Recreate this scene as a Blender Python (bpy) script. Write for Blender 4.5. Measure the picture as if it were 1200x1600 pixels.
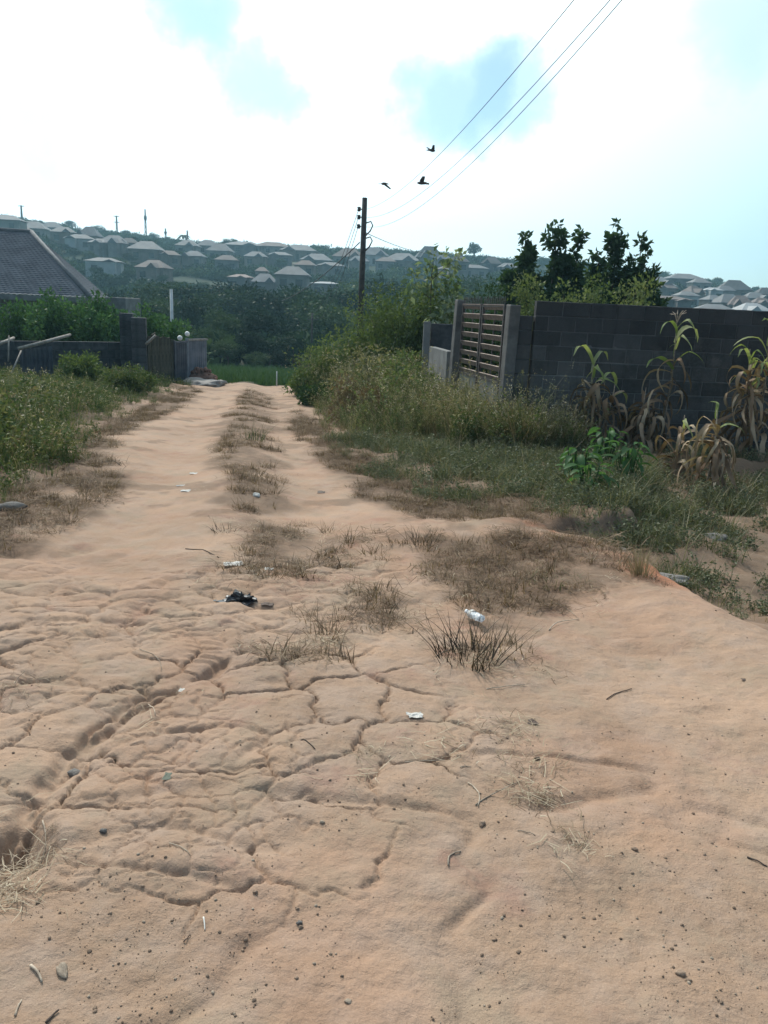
import bpy, bmesh, math, random
import numpy as np
from mathutils import Vector, Matrix

for o in list(bpy.data.objects):
    bpy.data.objects.remove(o, do_unlink=True)
S = bpy.context.scene
C = S.collection
R = math.radians
rnd = random.Random(7)
rng = np.random.default_rng(11)

# ------------------------------------------------------------------ camera
PITCH = math.atan(320 / 1250.0)
ROLL = 0.045
CAM_Z = 1.6
sp, cp = math.sin(PITCH), math.cos(PITCH)
FWD = np.array((0, cp, -sp)); R0 = np.array((1.0, 0, 0)); U0 = np.array((0, sp, cp))
RIGHT = R0 * math.cos(ROLL) + U0 * math.sin(ROLL)
UP = U0 * math.cos(ROLL) - R0 * math.sin(ROLL)
cam_d = bpy.data.cameras.new('camera')
cam = bpy.data.objects.new('camera', cam_d); C.objects.link(cam)
M4 = Matrix(((RIGHT[0], UP[0], -FWD[0], 0), (RIGHT[1], UP[1], -FWD[1], 0), (RIGHT[2], UP[2], -FWD[2], CAM_Z), (0, 0, 0, 1)))
cam.matrix_world = M4
cam_d.sensor_fit = 'VERTICAL'; cam_d.sensor_height = 36.0; cam_d.sensor_width = 27.0
cam_d.lens = 36.0 * 1250 / 1600
cam_d.clip_start = 0.05; cam_d.clip_end = 5000
S.camera = cam


def ray(px, py):
    return FWD + RIGHT * ((px - 600) / 1250.0) + UP * ((800 - py) / 1250.0)


def at(px, py, Y):
    """Point of the place seen at that spot of the photograph, Y metres ahead."""
    d = ray(px, py)
    return np.array((0, 0, CAM_Z)) + d * (Y / d[1])


SLOPE = 0.043


def gr(px, py):
    """x, y where the sloping track is seen at that spot of the photograph."""
    d = ray(px, py)
    t = -CAM_Z / (d[2] + SLOPE * d[1])
    return (d[0] * t, d[1] * t)


# ------------------------------------------------------------------ world, sun, exposure
SUN_AZ, SUN_EL = R(-26), R(46)
sun_dir = Vector((math.sin(SUN_AZ) * math.cos(SUN_EL), math.cos(SUN_AZ) * math.cos(SUN_EL), math.sin(SUN_EL)))
W = bpy.data.worlds.new('World'); S.world = W; W.use_nodes = True
nt = W.node_tree; nt.nodes.clear()


def N(tree, typ, **kw):
    n = tree.nodes.new(typ)
    for k, v in kw.items():
        setattr(n, k, v)
    return n


def L(tree, a, b):
    tree.links.new(a, b)


def math_node(tree, op, a, b=None, clamp=False):
    n = N(tree, 'ShaderNodeMath', operation=op, use_clamp=clamp)
    for i, v in enumerate((a, b)):
        if v is None:
            continue
        if isinstance(v, (int, float)):
            n.inputs[i].default_value = v
        else:
            L(tree, v, n.inputs[i])
    return n.outputs[0]


def maprange(tree, v, a, b, c=0.0, d=1.0, smooth=True):
    n = N(tree, 'ShaderNodeMapRange', interpolation_type='SMOOTHSTEP' if smooth else 'LINEAR')
    L(tree, v, n.inputs[0])
    for i, x in enumerate((a, b, c, d)):
        n.inputs[i + 1].default_value = x
    return n.outputs[0]


def mixc(tree, f, a, b, blend='MIX'):
    n = N(tree, 'ShaderNodeMix', data_type='RGBA', blend_type=blend)
    for sock, v in ((n.inputs[0], f), (n.inputs[6], a), (n.inputs[7], b)):
        if isinstance(v, (int, float)):
            sock.default_value = v
        elif isinstance(v, (tuple, list)):
            sock.default_value = (*v[:3], 1)
        else:
            L(tree, v, sock)
    return n.outputs[2]


def noise(tree, vec, scale, detail=4, rough=0.55, out=0, dist=0.0):
    n = N(tree, 'ShaderNodeTexNoise')
    n.inputs['Scale'].default_value = scale; n.inputs['Detail'].default_value = detail
    n.inputs['Roughness'].default_value = rough; n.inputs['Distortion'].default_value = dist
    if vec is not None:
        L(tree, vec, n.inputs['Vector'])
    return n.outputs[out]


tc = N(nt, 'ShaderNodeTexCoord')
dirv = tc.outputs['Generated']
sky = N(nt, 'ShaderNodeTexSky', sky_type='NISHITA')
sky.sun_disc = False; sky.sun_elevation = SUN_EL; sky.sun_rotation = SUN_AZ
sky.air_density = 1.0; sky.dust_density = 0.8; sky.ozone_density = 1.2
nz = noise(nt, dirv, 5.5, 6, 0.6, out=1)
sub = N(nt, 'ShaderNodeVectorMath', operation='SUBTRACT'); L(nt, nz, sub.inputs[0]); sub.inputs[1].default_value = (.5, .5, .5)
scl = N(nt, 'ShaderNodeVectorMath', operation='SCALE'); L(nt, sub.outputs[0], scl.inputs[0]); scl.inputs['Scale'].default_value = 0.22
wv = N(nt, 'ShaderNodeVectorMath', operation='ADD'); L(nt, dirv, wv.inputs[0]); L(nt, scl.outputs[0], wv.inputs[1])
nrm = N(nt, 'ShaderNodeVectorMath', operation='NORMALIZE'); L(nt, wv.outputs[0], nrm.inputs[0])
gap = None
for (px, py, r, s) in ((318, 25, 62, .95), (392, 128, 44, .8), (665, 130, 66, .9), (740, 140, 60, 1.0), (800, 150, 46, .75), (35, 120, 85, .55),
                       (80, 195, 40, .4), (1160, 20, 70, .5)):
    d = ray(px, py); d = d / np.linalg.norm(d)
    dp = N(nt, 'ShaderNodeVectorMath', operation='DOT_PRODUCT'); L(nt, nrm.outputs[0], dp.inputs[0]); dp.inputs[1].default_value = tuple(d)
    a = r / 1300.0
    g = maprange(nt, dp.outputs['Value'], math.cos(a * 1.7), math.cos(a * 0.1), 0, s * .85)
    gap = g if gap is None else math_node(nt, 'MAXIMUM', gap, g)
sd = N(nt, 'ShaderNodeVectorMath', operation='DOT_PRODUCT'); L(nt, dirv, sd.inputs[0]); sd.inputs[1].default_value = tuple(sun_dir)
toward = sd.outputs['Value']
cover = maprange(nt, toward, 0.30, 0.86, 0.0, 1.0)
# broken cloud away from the sun
brk = maprange(nt, noise(nt, dirv, 1.6, 6, 0.55), 0.42, 0.62, 0.0, 0.25)
cover = math_node(nt, 'MAXIMUM', cover, brk)
cover = math_node(nt, 'MULTIPLY', cover, math_node(nt, 'SUBTRACT', 1.0, gap))
glow = maprange(nt, toward, -0.4, 1.0, 3.0, 16.0, smooth=False)
cl = N(nt, 'ShaderNodeVectorMath', operation='SCALE'); cl.inputs[0].default_value = (0.88, 1.0, 1.03); L(nt, glow, cl.inputs['Scale'])
skyc = mixc(nt, 1.0, sky.outputs[0], (0.64, 0.90, 1.0), 'MULTIPLY')
skycol = mixc(nt, cover, skyc, cl.outputs[0])
bg = N(nt, 'ShaderNodeBackground'); bg.inputs['Strength'].default_value = 0.1
L(nt, skycol, bg.inputs['Color'])
wo = N(nt, 'ShaderNodeOutputWorld'); L(nt, bg.outputs[0], wo.inputs['Surface'])

sl = bpy.data.lights.new('sun', 'SUN'); sl.energy = 2.5; sl.angle = R(3); sl.color = (1.0, 0.95, 0.87)
so = bpy.data.objects.new('sun', sl); C.objects.link(so)
so.rotation_euler = sun_dir.to_track_quat('Z', 'Y').to_euler()
so.location = (-20, 30, 60)
S.view_settings.view_transform = 'Standard'; S.view_settings.look = 'None'
S.view_settings.gamma = 1.0; S.view_settings.exposure = 0.45; S.view_settings.use_curve_mapping = False
S.render.engine = 'CYCLES'
S.cycles.max_bounces = 6; S.cycles.transparent_max_bounces = 8; S.cycles.volume_bounces = 0
S.cycles.use_denoising = True


# ------------------------------------------------------------------ numeric helpers
def hash2(ix, iy, seed=0):
    h = (ix.astype(np.int64) * 374761393 + iy.astype(np.int64) * 668265263 + seed * 1442695041) & 0xffffffff
    h = ((h ^ (h >> 13)) * 1274126177) & 0xffffffff
    h = (h ^ (h >> 16)) & 0xffffffff
    return h.astype(np.float64) / 4294967295.0


def vnoise(x, y, seed=0):
    ix, iy = np.floor(x), np.floor(y)
    fx, fy = x - ix, y - iy
    ux, uy = fx * fx * fx * (fx * (fx * 6 - 15) + 10), fy * fy * fy * (fy * (fy * 6 - 15) + 10)
    a, b = hash2(ix, iy, seed), hash2(ix + 1, iy, seed)
    c, d = hash2(ix, iy + 1, seed), hash2(ix + 1, iy + 1, seed)
    return (a + (b - a) * ux) * (1 - uy) + (c + (d - c) * ux) * uy - 0.5


def fbm(x, y, octv=4, seed=0, gain=0.5):
    t, a = np.zeros_like(x), 1.0
    ca, sa = 0.8, 0.6
    for k in range(octv):
        t = t + a * vnoise(x, y, seed + k * 17)
        x, y = 2.03 * (ca * x - sa * y) + 3.1, 2.03 * (sa * x + ca * y) - 1.7
        a *= gain
    return t


def voronoi_edge(x, y, seed=0):
    """distance to the nearest cell border, id hash of the cell"""
    ix, iy = np.floor(x), np.floor(y)
    f1 = np.full_like(x, 9.0); p1x = np.zeros_like(x); p1y = np.zeros_like(x); cid = np.zeros_like(x)
    for dx in (-1, 0, 1):
        for dy in (-1, 0, 1):
            jx, jy = ix + dx, iy + dy
            qx, qy = jx + 0.1 + 0.8 * hash2(jx, jy, seed), jy + 0.1 + 0.8 * hash2(jx, jy, seed + 5)
            d = (qx - x) ** 2 + (qy - y) ** 2
            m = d < f1
            f1 = np.where(m, d, f1); p1x = np.where(m, qx, p1x); p1y = np.where(m, qy, p1y)
            cid = np.where(m, hash2(jx, jy, seed + 9), cid)
    e = np.full_like(x, 9.0)
    for dx in (-2, -1, 0, 1, 2):
        for dy in (-2, -1, 0, 1, 2):
            jx, jy = ix + dx, iy + dy
            qx, qy = jx + 0.1 + 0.8 * hash2(jx, jy, seed), jy + 0.1 + 0.8 * hash2(jx, jy, seed + 5)
            vx, vy = qx - p1x, qy - p1y
            ln = np.sqrt(vx * vx + vy * vy)
            ok = ln > 1e-6
            ln = np.where(ok, ln, 1)
            d = (((p1x + qx) / 2 - x) * vx + ((p1y + qy) / 2 - y) * vy) / ln
            e = np.where(ok, np.minimum(e, d), e)
    return e, cid


def sstep(a, b, x):
    t = np.clip((x - a) / (b - a), 0, 1)
    return t * t * (3 - 2 * t)


def poly_sd(x, y, pts):
    """signed distance to a polygon, positive inside"""
    P = np.array(pts, float); Q = np.roll(P, -1, 0)
    d = np.full_like(x, 1e9); ins = np.zeros(x.shape, bool)
    for (ax, ay), (bx, by) in zip(P, Q):
        ex, ey = bx - ax, by - ay
        t = np.clip(((x - ax) * ex + (y - ay) * ey) / (ex * ex + ey * ey + 1e-12), 0, 1)
        d = np.minimum(d, (x - ax - t * ex) ** 2 + (y - ay - t * ey) ** 2)
        c = ((ay > y) != (by > y)) & (x < (bx - ax) * (y - ay) / (by - ay + 1e-12) + ax)
        ins ^= c
    d = np.sqrt(d)
    return np.where(ins, d, -d)


def line_d(x, y, pts):
    d = np.full_like(x, 1e9)
    for (ax, ay), (bx, by) in zip(pts[:-1], pts[1:]):
        ex, ey = bx - ax, by - ay
        t = np.clip(((x - ax) * ex + (y - ay) * ey) / (ex * ex + ey * ey + 1e-12), 0, 1)
        d = np.minimum(d, (x - ax - t * ex) ** 2 + (y - ay - t * ey) ** 2)
    return np.sqrt(d)


def G(*pp):
    return [gr(a, b) for a, b in pp]


# ------------------------------------------------------------------ the lie of the land
# zones of the ground, read off the photograph and laid out on the ground in metres
LEFT_WEEDS = G((-500, 860), (-120, 850), (0, 790), (70, 770), (120, 735), (150, 690), (190, 655), (250, 625), (300, 603), (285, 590)) + [(-7.5, 29), (-14, 24), (-26, 22), (-20, 9)]
LEFT_DRY = G((-300, 900), (0, 862), (60, 842), (130, 800), (180, 755), (165, 715), (215, 665), (275, 640), (310, 612), (300, 603), (240, 625), (150, 680), (90, 740), (0, 770), (-300, 800))
CENTRE_DRY = G((385, 612), (365, 640), (345, 690), (350, 740), (385, 800), (360, 850), (430, 870), (470, 840), (440, 790), (430, 730), (425, 680), (420, 640), (425, 615))
RIGHT_DRY = G((455, 640), (470, 690), (510, 735), (560, 775), (640, 800), (720, 830), (830, 845), (905, 850), (1000, 850), (900, 800), (760, 775), (640, 745), (540, 700), (490, 650))
PATCH_DRY = G((660, 840), (640, 880), (660, 930), (760, 950), (900, 960), (1030, 945), (1010, 890), (960, 870), (880, 850), (800, 850))
COVER = G((500, 690), (560, 740), (650, 775), (760, 800), (880, 825), (960, 850), (1040, 870), (1130, 915), (1230, 960), (1400, 1000), (1500, 740), (1230, 690), (1000, 692), (850, 685), (700, 690), (560, 680))
TALL = G((480, 625), (505, 670), (560, 690), (700, 690), (830, 690), (850, 660), (835, 640)) + [(2.75, 13.6), (2.05, 13.7), (1.35, 16.3), (1.0, 18.5), (0, 24), (-2.4, 26)]
EDGE = G((840, 835), (905, 845), (960, 862), (1040, 912), (1110, 960), (1200, 1004), (1330, 1075), (1500, 1180))
LOW = EDGE + [(9, 2), (14, 6), (14, 13), (4, 12), (2.5, 8)]
CRACKED = G((-250, 1000), (0, 960), (200, 960), (420, 985), (600, 1010), (740, 1090), (700, 1220), (600, 1330), (400, 1420), (200, 1420), (60, 1380), (-250, 1450))
SCALY = G((-250, 905), (60, 880), (300, 900), (560, 840), (640, 900), (560, 1000), (300, 1010), (0, 1010), (-250, 1050))
GULLY = G((-60, 1345), (20, 1300), (95, 1200), (130, 1150), (210, 1100), (270, 1080), (350, 1035), (380, 1020))
HOLE = gr(-25, 1345)
LEDGE_L = G((20, 860), (70, 870), (130, 850))
KN = np.array([(-900, 6), (-60, 1.6), (-20, .7), (0, 0), (27, -1.161), (40, -2.1), (60, -3.5), (100, -5.6), (135, -5.5), (170, -1.5), (230, 6.5), (300, 15), (380, 25.5), (430, 29), (500, 28), (650, 15), (900, 0)], float)


def base_h(x, y):
    z = np.interp(y, KN[:, 0], KN[:, 1])
    z = (z + np.interp(y - 6 - 0.02 * np.abs(y), KN[:, 0], KN[:, 1]) + np.interp(y + 6 + 0.02 * np.abs(y), KN[:, 0], KN[:, 1])) / 3.0 if np.ndim(y) and False else z
    az = x / np.maximum(y, 30)
    k = np.interp(az, [-.6, -.48, -.3, -.16, .16, .3, .48, .7], [1.28, 1.22, 1.05, .91, .88, .78, .62, .5])
    far = sstep(135, 260, y)
    z = z + (k - 1) * np.maximum(z + 5.5, 0) * far
    z = z + fbm(x / 55.0, y / 55.0, 3, 3) * 5.0 * sstep(150, 300, y)
    return z


def hash_soft(x, y):
    return np.clip(.5 + 1.6 * fbm(x / .12, y / .12, 2, 61), 0, 1)


def detail_h(x, y):
    h = np.zeros_like(x)
    near = 1 - sstep(30, 45, np.abs(y))
    u = fbm(x / 1.3, y / 1.3, 3, 21)
    h += 0.045 * u * near * (1 - .55 * sstep(6, 13, y))
    h += 0.020 * fbm(x / .33, y / .33, 3, 25) * near * (1 - .6 * sstep(6, 13, y)) + 0.012 * np.abs(fbm(x / .24, y / .20, 2, 27)) * near
    # track: two wheel hollows with a raised strip between them
    cx = np.interp(y, [0, 5, 10, 20, 30], [-.7, -1.1, -1.9, -3.6, -5.4])
    lat = x - cx
    tr = near * sstep(3.5, 7, y)
    h -= tr * 0.05 * (np.exp(-((lat + .85) / .35) ** 2) + np.exp(-((lat - .8) / .35) ** 2))
    h += tr * 0.05 * np.exp(-(lat / .35) ** 2)
    # lower ground right of the clay mound
    nz_ = fbm(x / .5, y / .5, 3, 31) * .16
    s = poly_sd(x, y, LOW) + nz_
    h -= 0.32 * sstep(-0.02, 0.20, s) * (0.6 + 0.4 * sstep(0, 2.0, s))
    h += 0.085 * np.exp(-((s + .30) / .36) ** 2) * near
    # cracked mud plates
    wx, wy = fbm(x / .30, y / .30, 5, 41, .6) * .10, fbm(x / .30, y / .30, 5, 47, .6) * .10
    e, cid = voronoi_edge((x + wx) / .34, (y + wy) / .34, 3)
    mk = sstep(-.20, .25, poly_sd(x, y, CRACKED) + fbm(x / .6, y / .6, 2, 55) * .45)
    keep = sstep(-.22, .02, fbm(x / .5, y / .5, 2, 59))
    lobe = np.sqrt(np.clip(e, 0, .5) / .5)
    h += mk * (0.016 * lobe + (cid - .5) * .012)
    h -= mk * (.3 + .7 * keep) * (0.6 + .8 * hash_soft(x, y)) * 0.024 * np.exp(-(e / .020) ** 2)
    e2, c2 = voronoi_edge((x + wx) / .15 + 7, (y + wy) / .13, 8)
    mk3 = mk * sstep(-.10, .12, fbm(x / .45, y / .45, 2, 66))
    h += mk3 * 0.004 * np.sqrt(np.clip(e2, 0, .5) / .5)
    h -= mk3 * 0.010 * np.exp(-(e2 / .045) ** 2)
    # smaller scales farther up the left track
    mk2 = sstep(-.20, .3, poly_sd(x, y, SCALY) + fbm(x / .6, y / .6, 2, 71) * .4)
    e3, c3 = voronoi_edge((x + wx * 1.2) / .27 + 3, (y + wy) / .19, 13)
    h += mk2 * (0.024 * np.sqrt(np.clip(e3, 0, .5) / .5) + (c3 - .5) * .014)
    h -= mk2 * .010 * np.exp(-(e3 / .04) ** 2) * hash_soft(x, y)
    # the washed-out gully and the hole at its lower end
    wob = fbm(x / .18, y / .18, 3, 81) * .07
    gd = line_d(x, y, GULLY) + wob * 1.3
    h -= 0.036 * np.exp(-(gd / .026) ** 2) + 0.014 * np.exp(-(gd / .09) ** 2)
    hd = np.sqrt(((x - HOLE[0]) / 1.0) ** 2 + ((y - HOLE[1]) / 1.2) ** 2) + wob * 1.5
    h -= 0.07 * (1 - sstep(.06, .22, hd))
    hd2 = line_d(x, y, LEDGE_L) + wob
    h -= 0.05 * np.exp(-(hd2 / .10) ** 2)
    # a faint tyre print in the left wheel track
    td = line_d(x, y, G((318, 1030), (322, 930), (332, 840), (335, 780)))
    h += 0.007 * np.sin(y * 2 * math.pi / .06 + 6 * td) * np.exp(-(td / .10) ** 4) * sstep(-.2, .2, fbm(x / .3, y / .6, 2, 89) + .08)
    # shallow foot prints and dips at the front
    h -= 0.018 * np.exp(-((fbm(x / .8, y / .45, 2, 91) - .22) / .06) ** 2) * (1 - sstep(3.5, 6, y))
    h += 0.0075 * (fbm(x / .09, y / .09, 4, 95, .6) - .5 * np.abs(fbm(x / .05, y / .05, 3, 97, .6))) * (1 - sstep(6, 14, y))
    rough = sstep(-.2, .3, poly_sd(x, y, COVER)) + sstep(-.2, .3, poly_sd(x, y, LEFT_WEEDS))
    h += 0.10 * fbm(x / .45, y / .45, 3, 99) * np.clip(rough, 0, 1) * near
    h += 0.14 * sstep(0, 2.5, poly_sd(x, y, LEFT_WEEDS))
    return h


def H(x, y):
    x = np.atleast_1d(np.asarray(x, float)); y = np.atleast_1d(np.asarray(y, float))
    h = base_h(x, y)
    m = (np.abs(y) < 46) & (np.abs(x) < 40)
    if m.any():
        h[m] += detail_h(x[m], y[m])
    return h


def h1(x, y):
    return float(H([x], [y])[0])


def hit(px, py, lift=0.0, lo=60.0, hi=440.0):
    """walk a line of sight until it meets the land raised by lift; gives x, y"""
    d = ray(px, py)
    Y = np.linspace(lo, hi, 800)
    X = d[0] / d[1] * Y; Z = CAM_Z + d[2] / d[1] * Y
    df = base_h(X, Y) + lift - Z
    k = np.nonzero(df > 0)[0]
    i = k[0] if len(k) else int(np.argmax(df))
    return float(X[i]), float(Y[i])


# ------------------------------------------------------------------ object helpers
def link(o, parent=None):
    C.objects.link(o)
    if parent is not None:
        o.parent = parent
    return o


def tag(o, label=None, cat=None, group=None, kind=None):
    for k, v in (('label', label), ('category', cat), ('group', group), ('kind', kind)):
        if v:
            o[k] = v
    return o


def thing(name, loc, label, cat, group=None, rz=0.0):
    o = bpy.data.objects.new(name, None)
    o.empty_display_size = 0.2
    o.location = [float(v) for v in loc]; o.rotation_euler = (0, 0, rz)
    link(o)
    return tag(o, label, cat, group)


class MB:
    def __init__(s):
        s.v, s.f = [], []

    def add(s, vs, fs):
        n = len(s.v)
        s.v += [tuple(map(float, p)) for p in vs]
        s.f += [tuple(i + n for i in f) for f in fs]
        return s

    def box(s, lo, hi, m=None):
        (a, b, c), (d, e, f) = lo, hi
        vs = [(a, b, c), (d, b, c), (d, e, c), (a, e, c), (a, b, f), (d, b, f), (d, e, f), (a, e, f)]
        if m is not None:
            vs = [tuple(m @ Vector(p)) for p in vs]
        return s.add(vs, [(0, 3, 2, 1), (4, 5, 6, 7), (0, 1, 5, 4), (1, 2, 6, 5), (2, 3, 7, 6), (3, 0, 4, 7)])

    def tube(s, pts, rad, n=6, cap=True):
        pts = [Vector(p) for p in pts]
        k = len(pts)
        if isinstance(rad, (int, float)):
            rad = [rad] * k
        rings = []
        up = Vector((0.13, 0.21, 1)).normalized()
        for i, p in enumerate(pts):
            t = (pts[min(i + 1, k - 1)] - pts[max(i - 1, 0)])
            t = t.normalized() if t.length > 1e-9 else Vector((0, 0, 1))
            a = t.cross(up)
            if a.length < 1e-3:
                a = t.cross(Vector((1, 0, 0)))
            a.normalize(); b = t.cross(a)
            rings.append([p + (a * math.cos(q) + b * math.sin(q)) * rad[i] for q in [2 * math.pi * j / n for j in range(n)]])
        vs = [q for r in rings for q in r]
        fs = [(i * n + j, i * n + (j + 1) % n, (i + 1) * n + (j + 1) % n, (i + 1) * n + j) for i in range(k - 1) for j in range(n)]
        if cap:
            fs += [tuple(range(n - 1, -1, -1)), tuple((k - 1) * n + j for j in range(n))]
        return s.add(vs, fs)

    def ribbon(s, pts, wid, side, thick=0.0):
        n = len(pts)
        vs, fs = [], []
        for i, p in enumerate(pts):
            p = Vector(p); w = wid[i] / 2; sd_ = Vector(side)
            mid = p + Vector((0, 0, -w * .25))
            vs += [p - sd_ * w, mid, p + sd_ * w]
        for i in range(n - 1):
            a = i * 3
            fs += [(a, a + 1, a + 4, a + 3), (a + 1, a + 2, a + 5, a + 4)]
        return s.add(vs, fs)

    def mesh(s, name, mat=None, smooth=False):
        me = bpy.data.meshes.new(name)
        me.from_pydata(s.v, [], s.f)
        me.update()
        if mat:
            me.materials.append(mat)
        if smooth:
            me.shade_smooth()
        return me

    def build(s, name, mat=None, parent=None, smooth=False):
        return link(bpy.data.objects.new(name, s.mesh(name, mat, smooth)), parent)


def bevel(me, w, seg=1):
    bm = bmesh.new(); bm.from_mesh(me)
    bmesh.ops.bevel(bm, geom=bm.edges[:], offset=w, segments=seg, affect='EDGES', profile=.5)
    bm.to_mesh(me); bm.free(); me.update()
    return me


def np_mesh(name, V, F, mat=None, attrs=None, smooth=False):
    me = bpy.data.meshes.new(name)
    V = np.ascontiguousarray(V, np.float32); F = np.ascontiguousarray(F, np.int32)
    k = F.shape[1]
    me.vertices.add(len(V)); me.vertices.foreach_set('co', V.ravel())
    me.loops.add(F.size); me.loops.foreach_set('vertex_index', F.ravel())
    me.polygons.add(len(F)); me.polygons.foreach_set('loop_start', np.arange(len(F), dtype=np.int32) * k)
    me.update(calc_edges=True)
    for an, av in (attrs or {}).items():
        a = me.attributes.new(an, 'FLOAT', 'POINT'); a.data.foreach_set('value', np.ascontiguousarray(av, np.float32))
    if mat:
        me.materials.append(mat)
    if smooth:
        me.shade_smooth()
    me.validate()
    return me


def unit(v):
    return v / np.maximum(np.linalg.norm(v, axis=-1, keepdims=True), 1e-9)


def leaf_cards(P, D, Ln, Wd, g):
    """folded leaf-shaped faces: base P, direction D, length, width"""
    n = len(P)
    D = unit(D)
    rv = unit(g.normal(size=(n, 3)))
    Sd = unit(np.cross(D, rv)); Nn = np.cross(Sd, D)
    m = P + D * (Ln * .45)[:, None]
    V = np.stack([P, m + Sd * (Wd / 2)[:, None] + Nn * (Wd * .18)[:, None], P + D * Ln[:, None] - Nn * (Ln * .12)[:, None], m - Sd * (Wd / 2)[:, None] + Nn * (Wd * .18)[:, None]], 1).reshape(-1, 3)
    F = np.arange(n * 4).reshape(n, 4)
    return V, F


def crown_arrays(blobs, n, leaf, g, hang=0.25, shell=.55):
    """leaves spread through a set of (centre, radius) clumps"""
    c = np.array([b[0] for b in blobs], float); r = np.array([b[1] for b in blobs], float)
    if r.ndim == 1:
        r = np.repeat(r[:, None], 3, 1)
    w = (r.prod(1)) ** (2 / 3.); w /= w.sum()
    k = g.choice(len(c), n, p=w)
    d = unit(g.normal(size=(n, 3)))
    rad = shell + (1 - shell) * g.random(n) ** .6
    rad *= 1 + .22 * g.normal(size=n).clip(-1.5, 1.5)
    P = c[k] + d * r[k] * rad[:, None]
    D = d + .8 * g.normal(size=(n, 3)) + np.array((0, 0, -hang))
    Ln = leaf * (0.6 + .8 * g.random(n)); Wd = Ln * (.42 + .2 * g.random(n))
    V, F = leaf_cards(P, D, Ln, Wd, g)
    kv = g.random(len(c))
    var = np.repeat(np.clip(.55 * g.random(n) + .45 * kv[k], 0, 1), 4)
    return V, F, var


# ------------------------------------------------------------------ materials
def new_mat(name):
    m = bpy.data.materials.new(name); m.use_nodes = True
    t = m.node_tree; t.nodes.clear()
    out = N(t, 'ShaderNodeOutputMaterial')
    return m, t, out


def principled(t, out, rough=.8, spec=.25):
    b = N(t, 'ShaderNodeBsdfPrincipled')
    b.inputs['Roughness'].default_value = rough
    b.inputs['Specular IOR Level'].default_value = spec
    L(t, b.outputs[0], out.inputs['Surface'])
    return b


def bump(t, b, h, strength=.5, dist=.01):
    n = N(t, 'ShaderNodeBump'); n.inputs['Strength'].default_value = strength; n.inputs['Distance'].default_value = dist
    L(t, h, n.inputs['Height']); L(t, n.outputs[0], b.inputs['Normal'])
    return n


def plain(name, c1, c2, scale=6.0, rough=.8, bumpd=0.0, metal=0.0, detail=5, spec=.25, rand=0.0, coord='Object'):
    m, t, out = new_mat(name)
    b = principled(t, out, rough, spec); b.inputs['Metallic'].default_value = metal
    tcn = N(t, 'ShaderNodeTexCoord')
    nv = noise(t, tcn.outputs[coord], scale, detail, .6)
    f = maprange(t, nv, .3, .7)
    col = mixc(t, f, c1, c2)
    if rand:
        oi = N(t, 'ShaderNodeObjectInfo')
        v = maprange(t, oi.outputs['Random'], 0, 1, 1 - rand, 1 + rand, smooth=False)
        hs = N(t, 'ShaderNodeHueSaturation'); L(t, v, hs.inputs['Value']); L(t, col, hs.inputs['Color'])
        col = hs.outputs[0]
    L(t, col, b.inputs['Base Color'])
    if bumpd:
        bump(t, b, noise(t, tcn.outputs[coord], scale * 5, 6, .65), .7, bumpd)
    return m


def foliage(name, dark, mid, light, transl=.35, patch=0.0):
    m, t, out = new_mat(name)
    at_ = N(t, 'ShaderNodeAttribute', attribute_name='var')
    oi = N(t, 'ShaderNodeObjectInfo')
    f = math_node(t, 'ADD', math_node(t, 'MULTIPLY', at_.outputs['Fac'], .6), math_node(t, 'MULTIPLY', oi.outputs['Random'], .4))
    if patch:
        gm = N(t, 'ShaderNodeNewGeometry')
        f = math_node(t, 'ADD', math_node(t, 'MULTIPLY', f, .75), math_node(t, 'MULTIPLY', math_node(t, 'SUBTRACT', noise(t, gm.outputs['Position'], patch, 4, .6), .36), 1.3), True)
    cr = N(t, 'ShaderNodeValToRGB')
    el = cr.color_ramp.elements
    el[0].position, el[0].color = .08, (*dark, 1)
    el[1].position, el[1].color = .92, (*light, 1)
    e = el.new(.5); e.color = (*mid, 1)
    L(t, f, cr.inputs[0])
    d = N(t, 'ShaderNodeBsdfDiffuse'); tr = N(t, 'ShaderNodeBsdfTranslucent')
    gl = N(t, 'ShaderNodeBsdfGlossy'); gl.inputs['Roughness'].default_value = .45
    L(t, cr.outputs[0], d.inputs['Color'])
    tcol = mixc(t, 1.0, cr.outputs[0], (1.3, 1.35, .7), 'MULTIPLY')
    L(t, tcol, tr.inputs['Color'])
    mx = N(t, 'ShaderNodeMixShader'); mx.inputs[0].default_value = transl
    L(t, d.outputs[0], mx.inputs[1]); L(t, tr.outputs[0], mx.inputs[2])
    m2 = N(t, 'ShaderNodeMixShader'); m2.inputs[0].default_value = .015
    L(t, mx.outputs[0], m2.inputs[1]); L(t, gl.outputs[0], m2.inputs[2])
    L(t, m2.outputs[0], out.inputs['Surface'])
    return m


MAT = {}
MAT['leaf_dark'] = foliage('leaf_dark', (.012, .028, .012), (.025, .052, .020), (.05, .085, .032), .3)
MAT['leaf_tree'] = foliage('leaf_tree', (.016, .036, .018), (.032, .064, .030), (.065, .105, .045), .3)
MAT['leaf_far'] = foliage('leaf_far', (.012, .027, .016), (.026, .053, .027), (.060, .098, .048), .1, .045)
MAT['leaf_far_light'] = foliage('leaf_far_light', (.022, .042, .02), (.044, .075, .032), (.085, .125, .055), .15, .045)
MAT['leaf_far_dark'] = foliage('leaf_far_dark', (.008, .019, .012), (.016, .033, .019), (.034, .058, .03), .1, .045)
MAT['leaf_bush'] = foliage('leaf_bush', (.046, .072, .026), (.105, .145, .055), (.21, .23, .11), .33)
MAT['leaf_cassava'] = foliage('leaf_cassava', (.035, .08, .032), (.07, .145, .058), (.16, .26, .12), .28)
MAT['leaf_broad'] = foliage('leaf_broad', (.032, .075, .028), (.06, .13, .048), (.14, .24, .10), .4)
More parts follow.
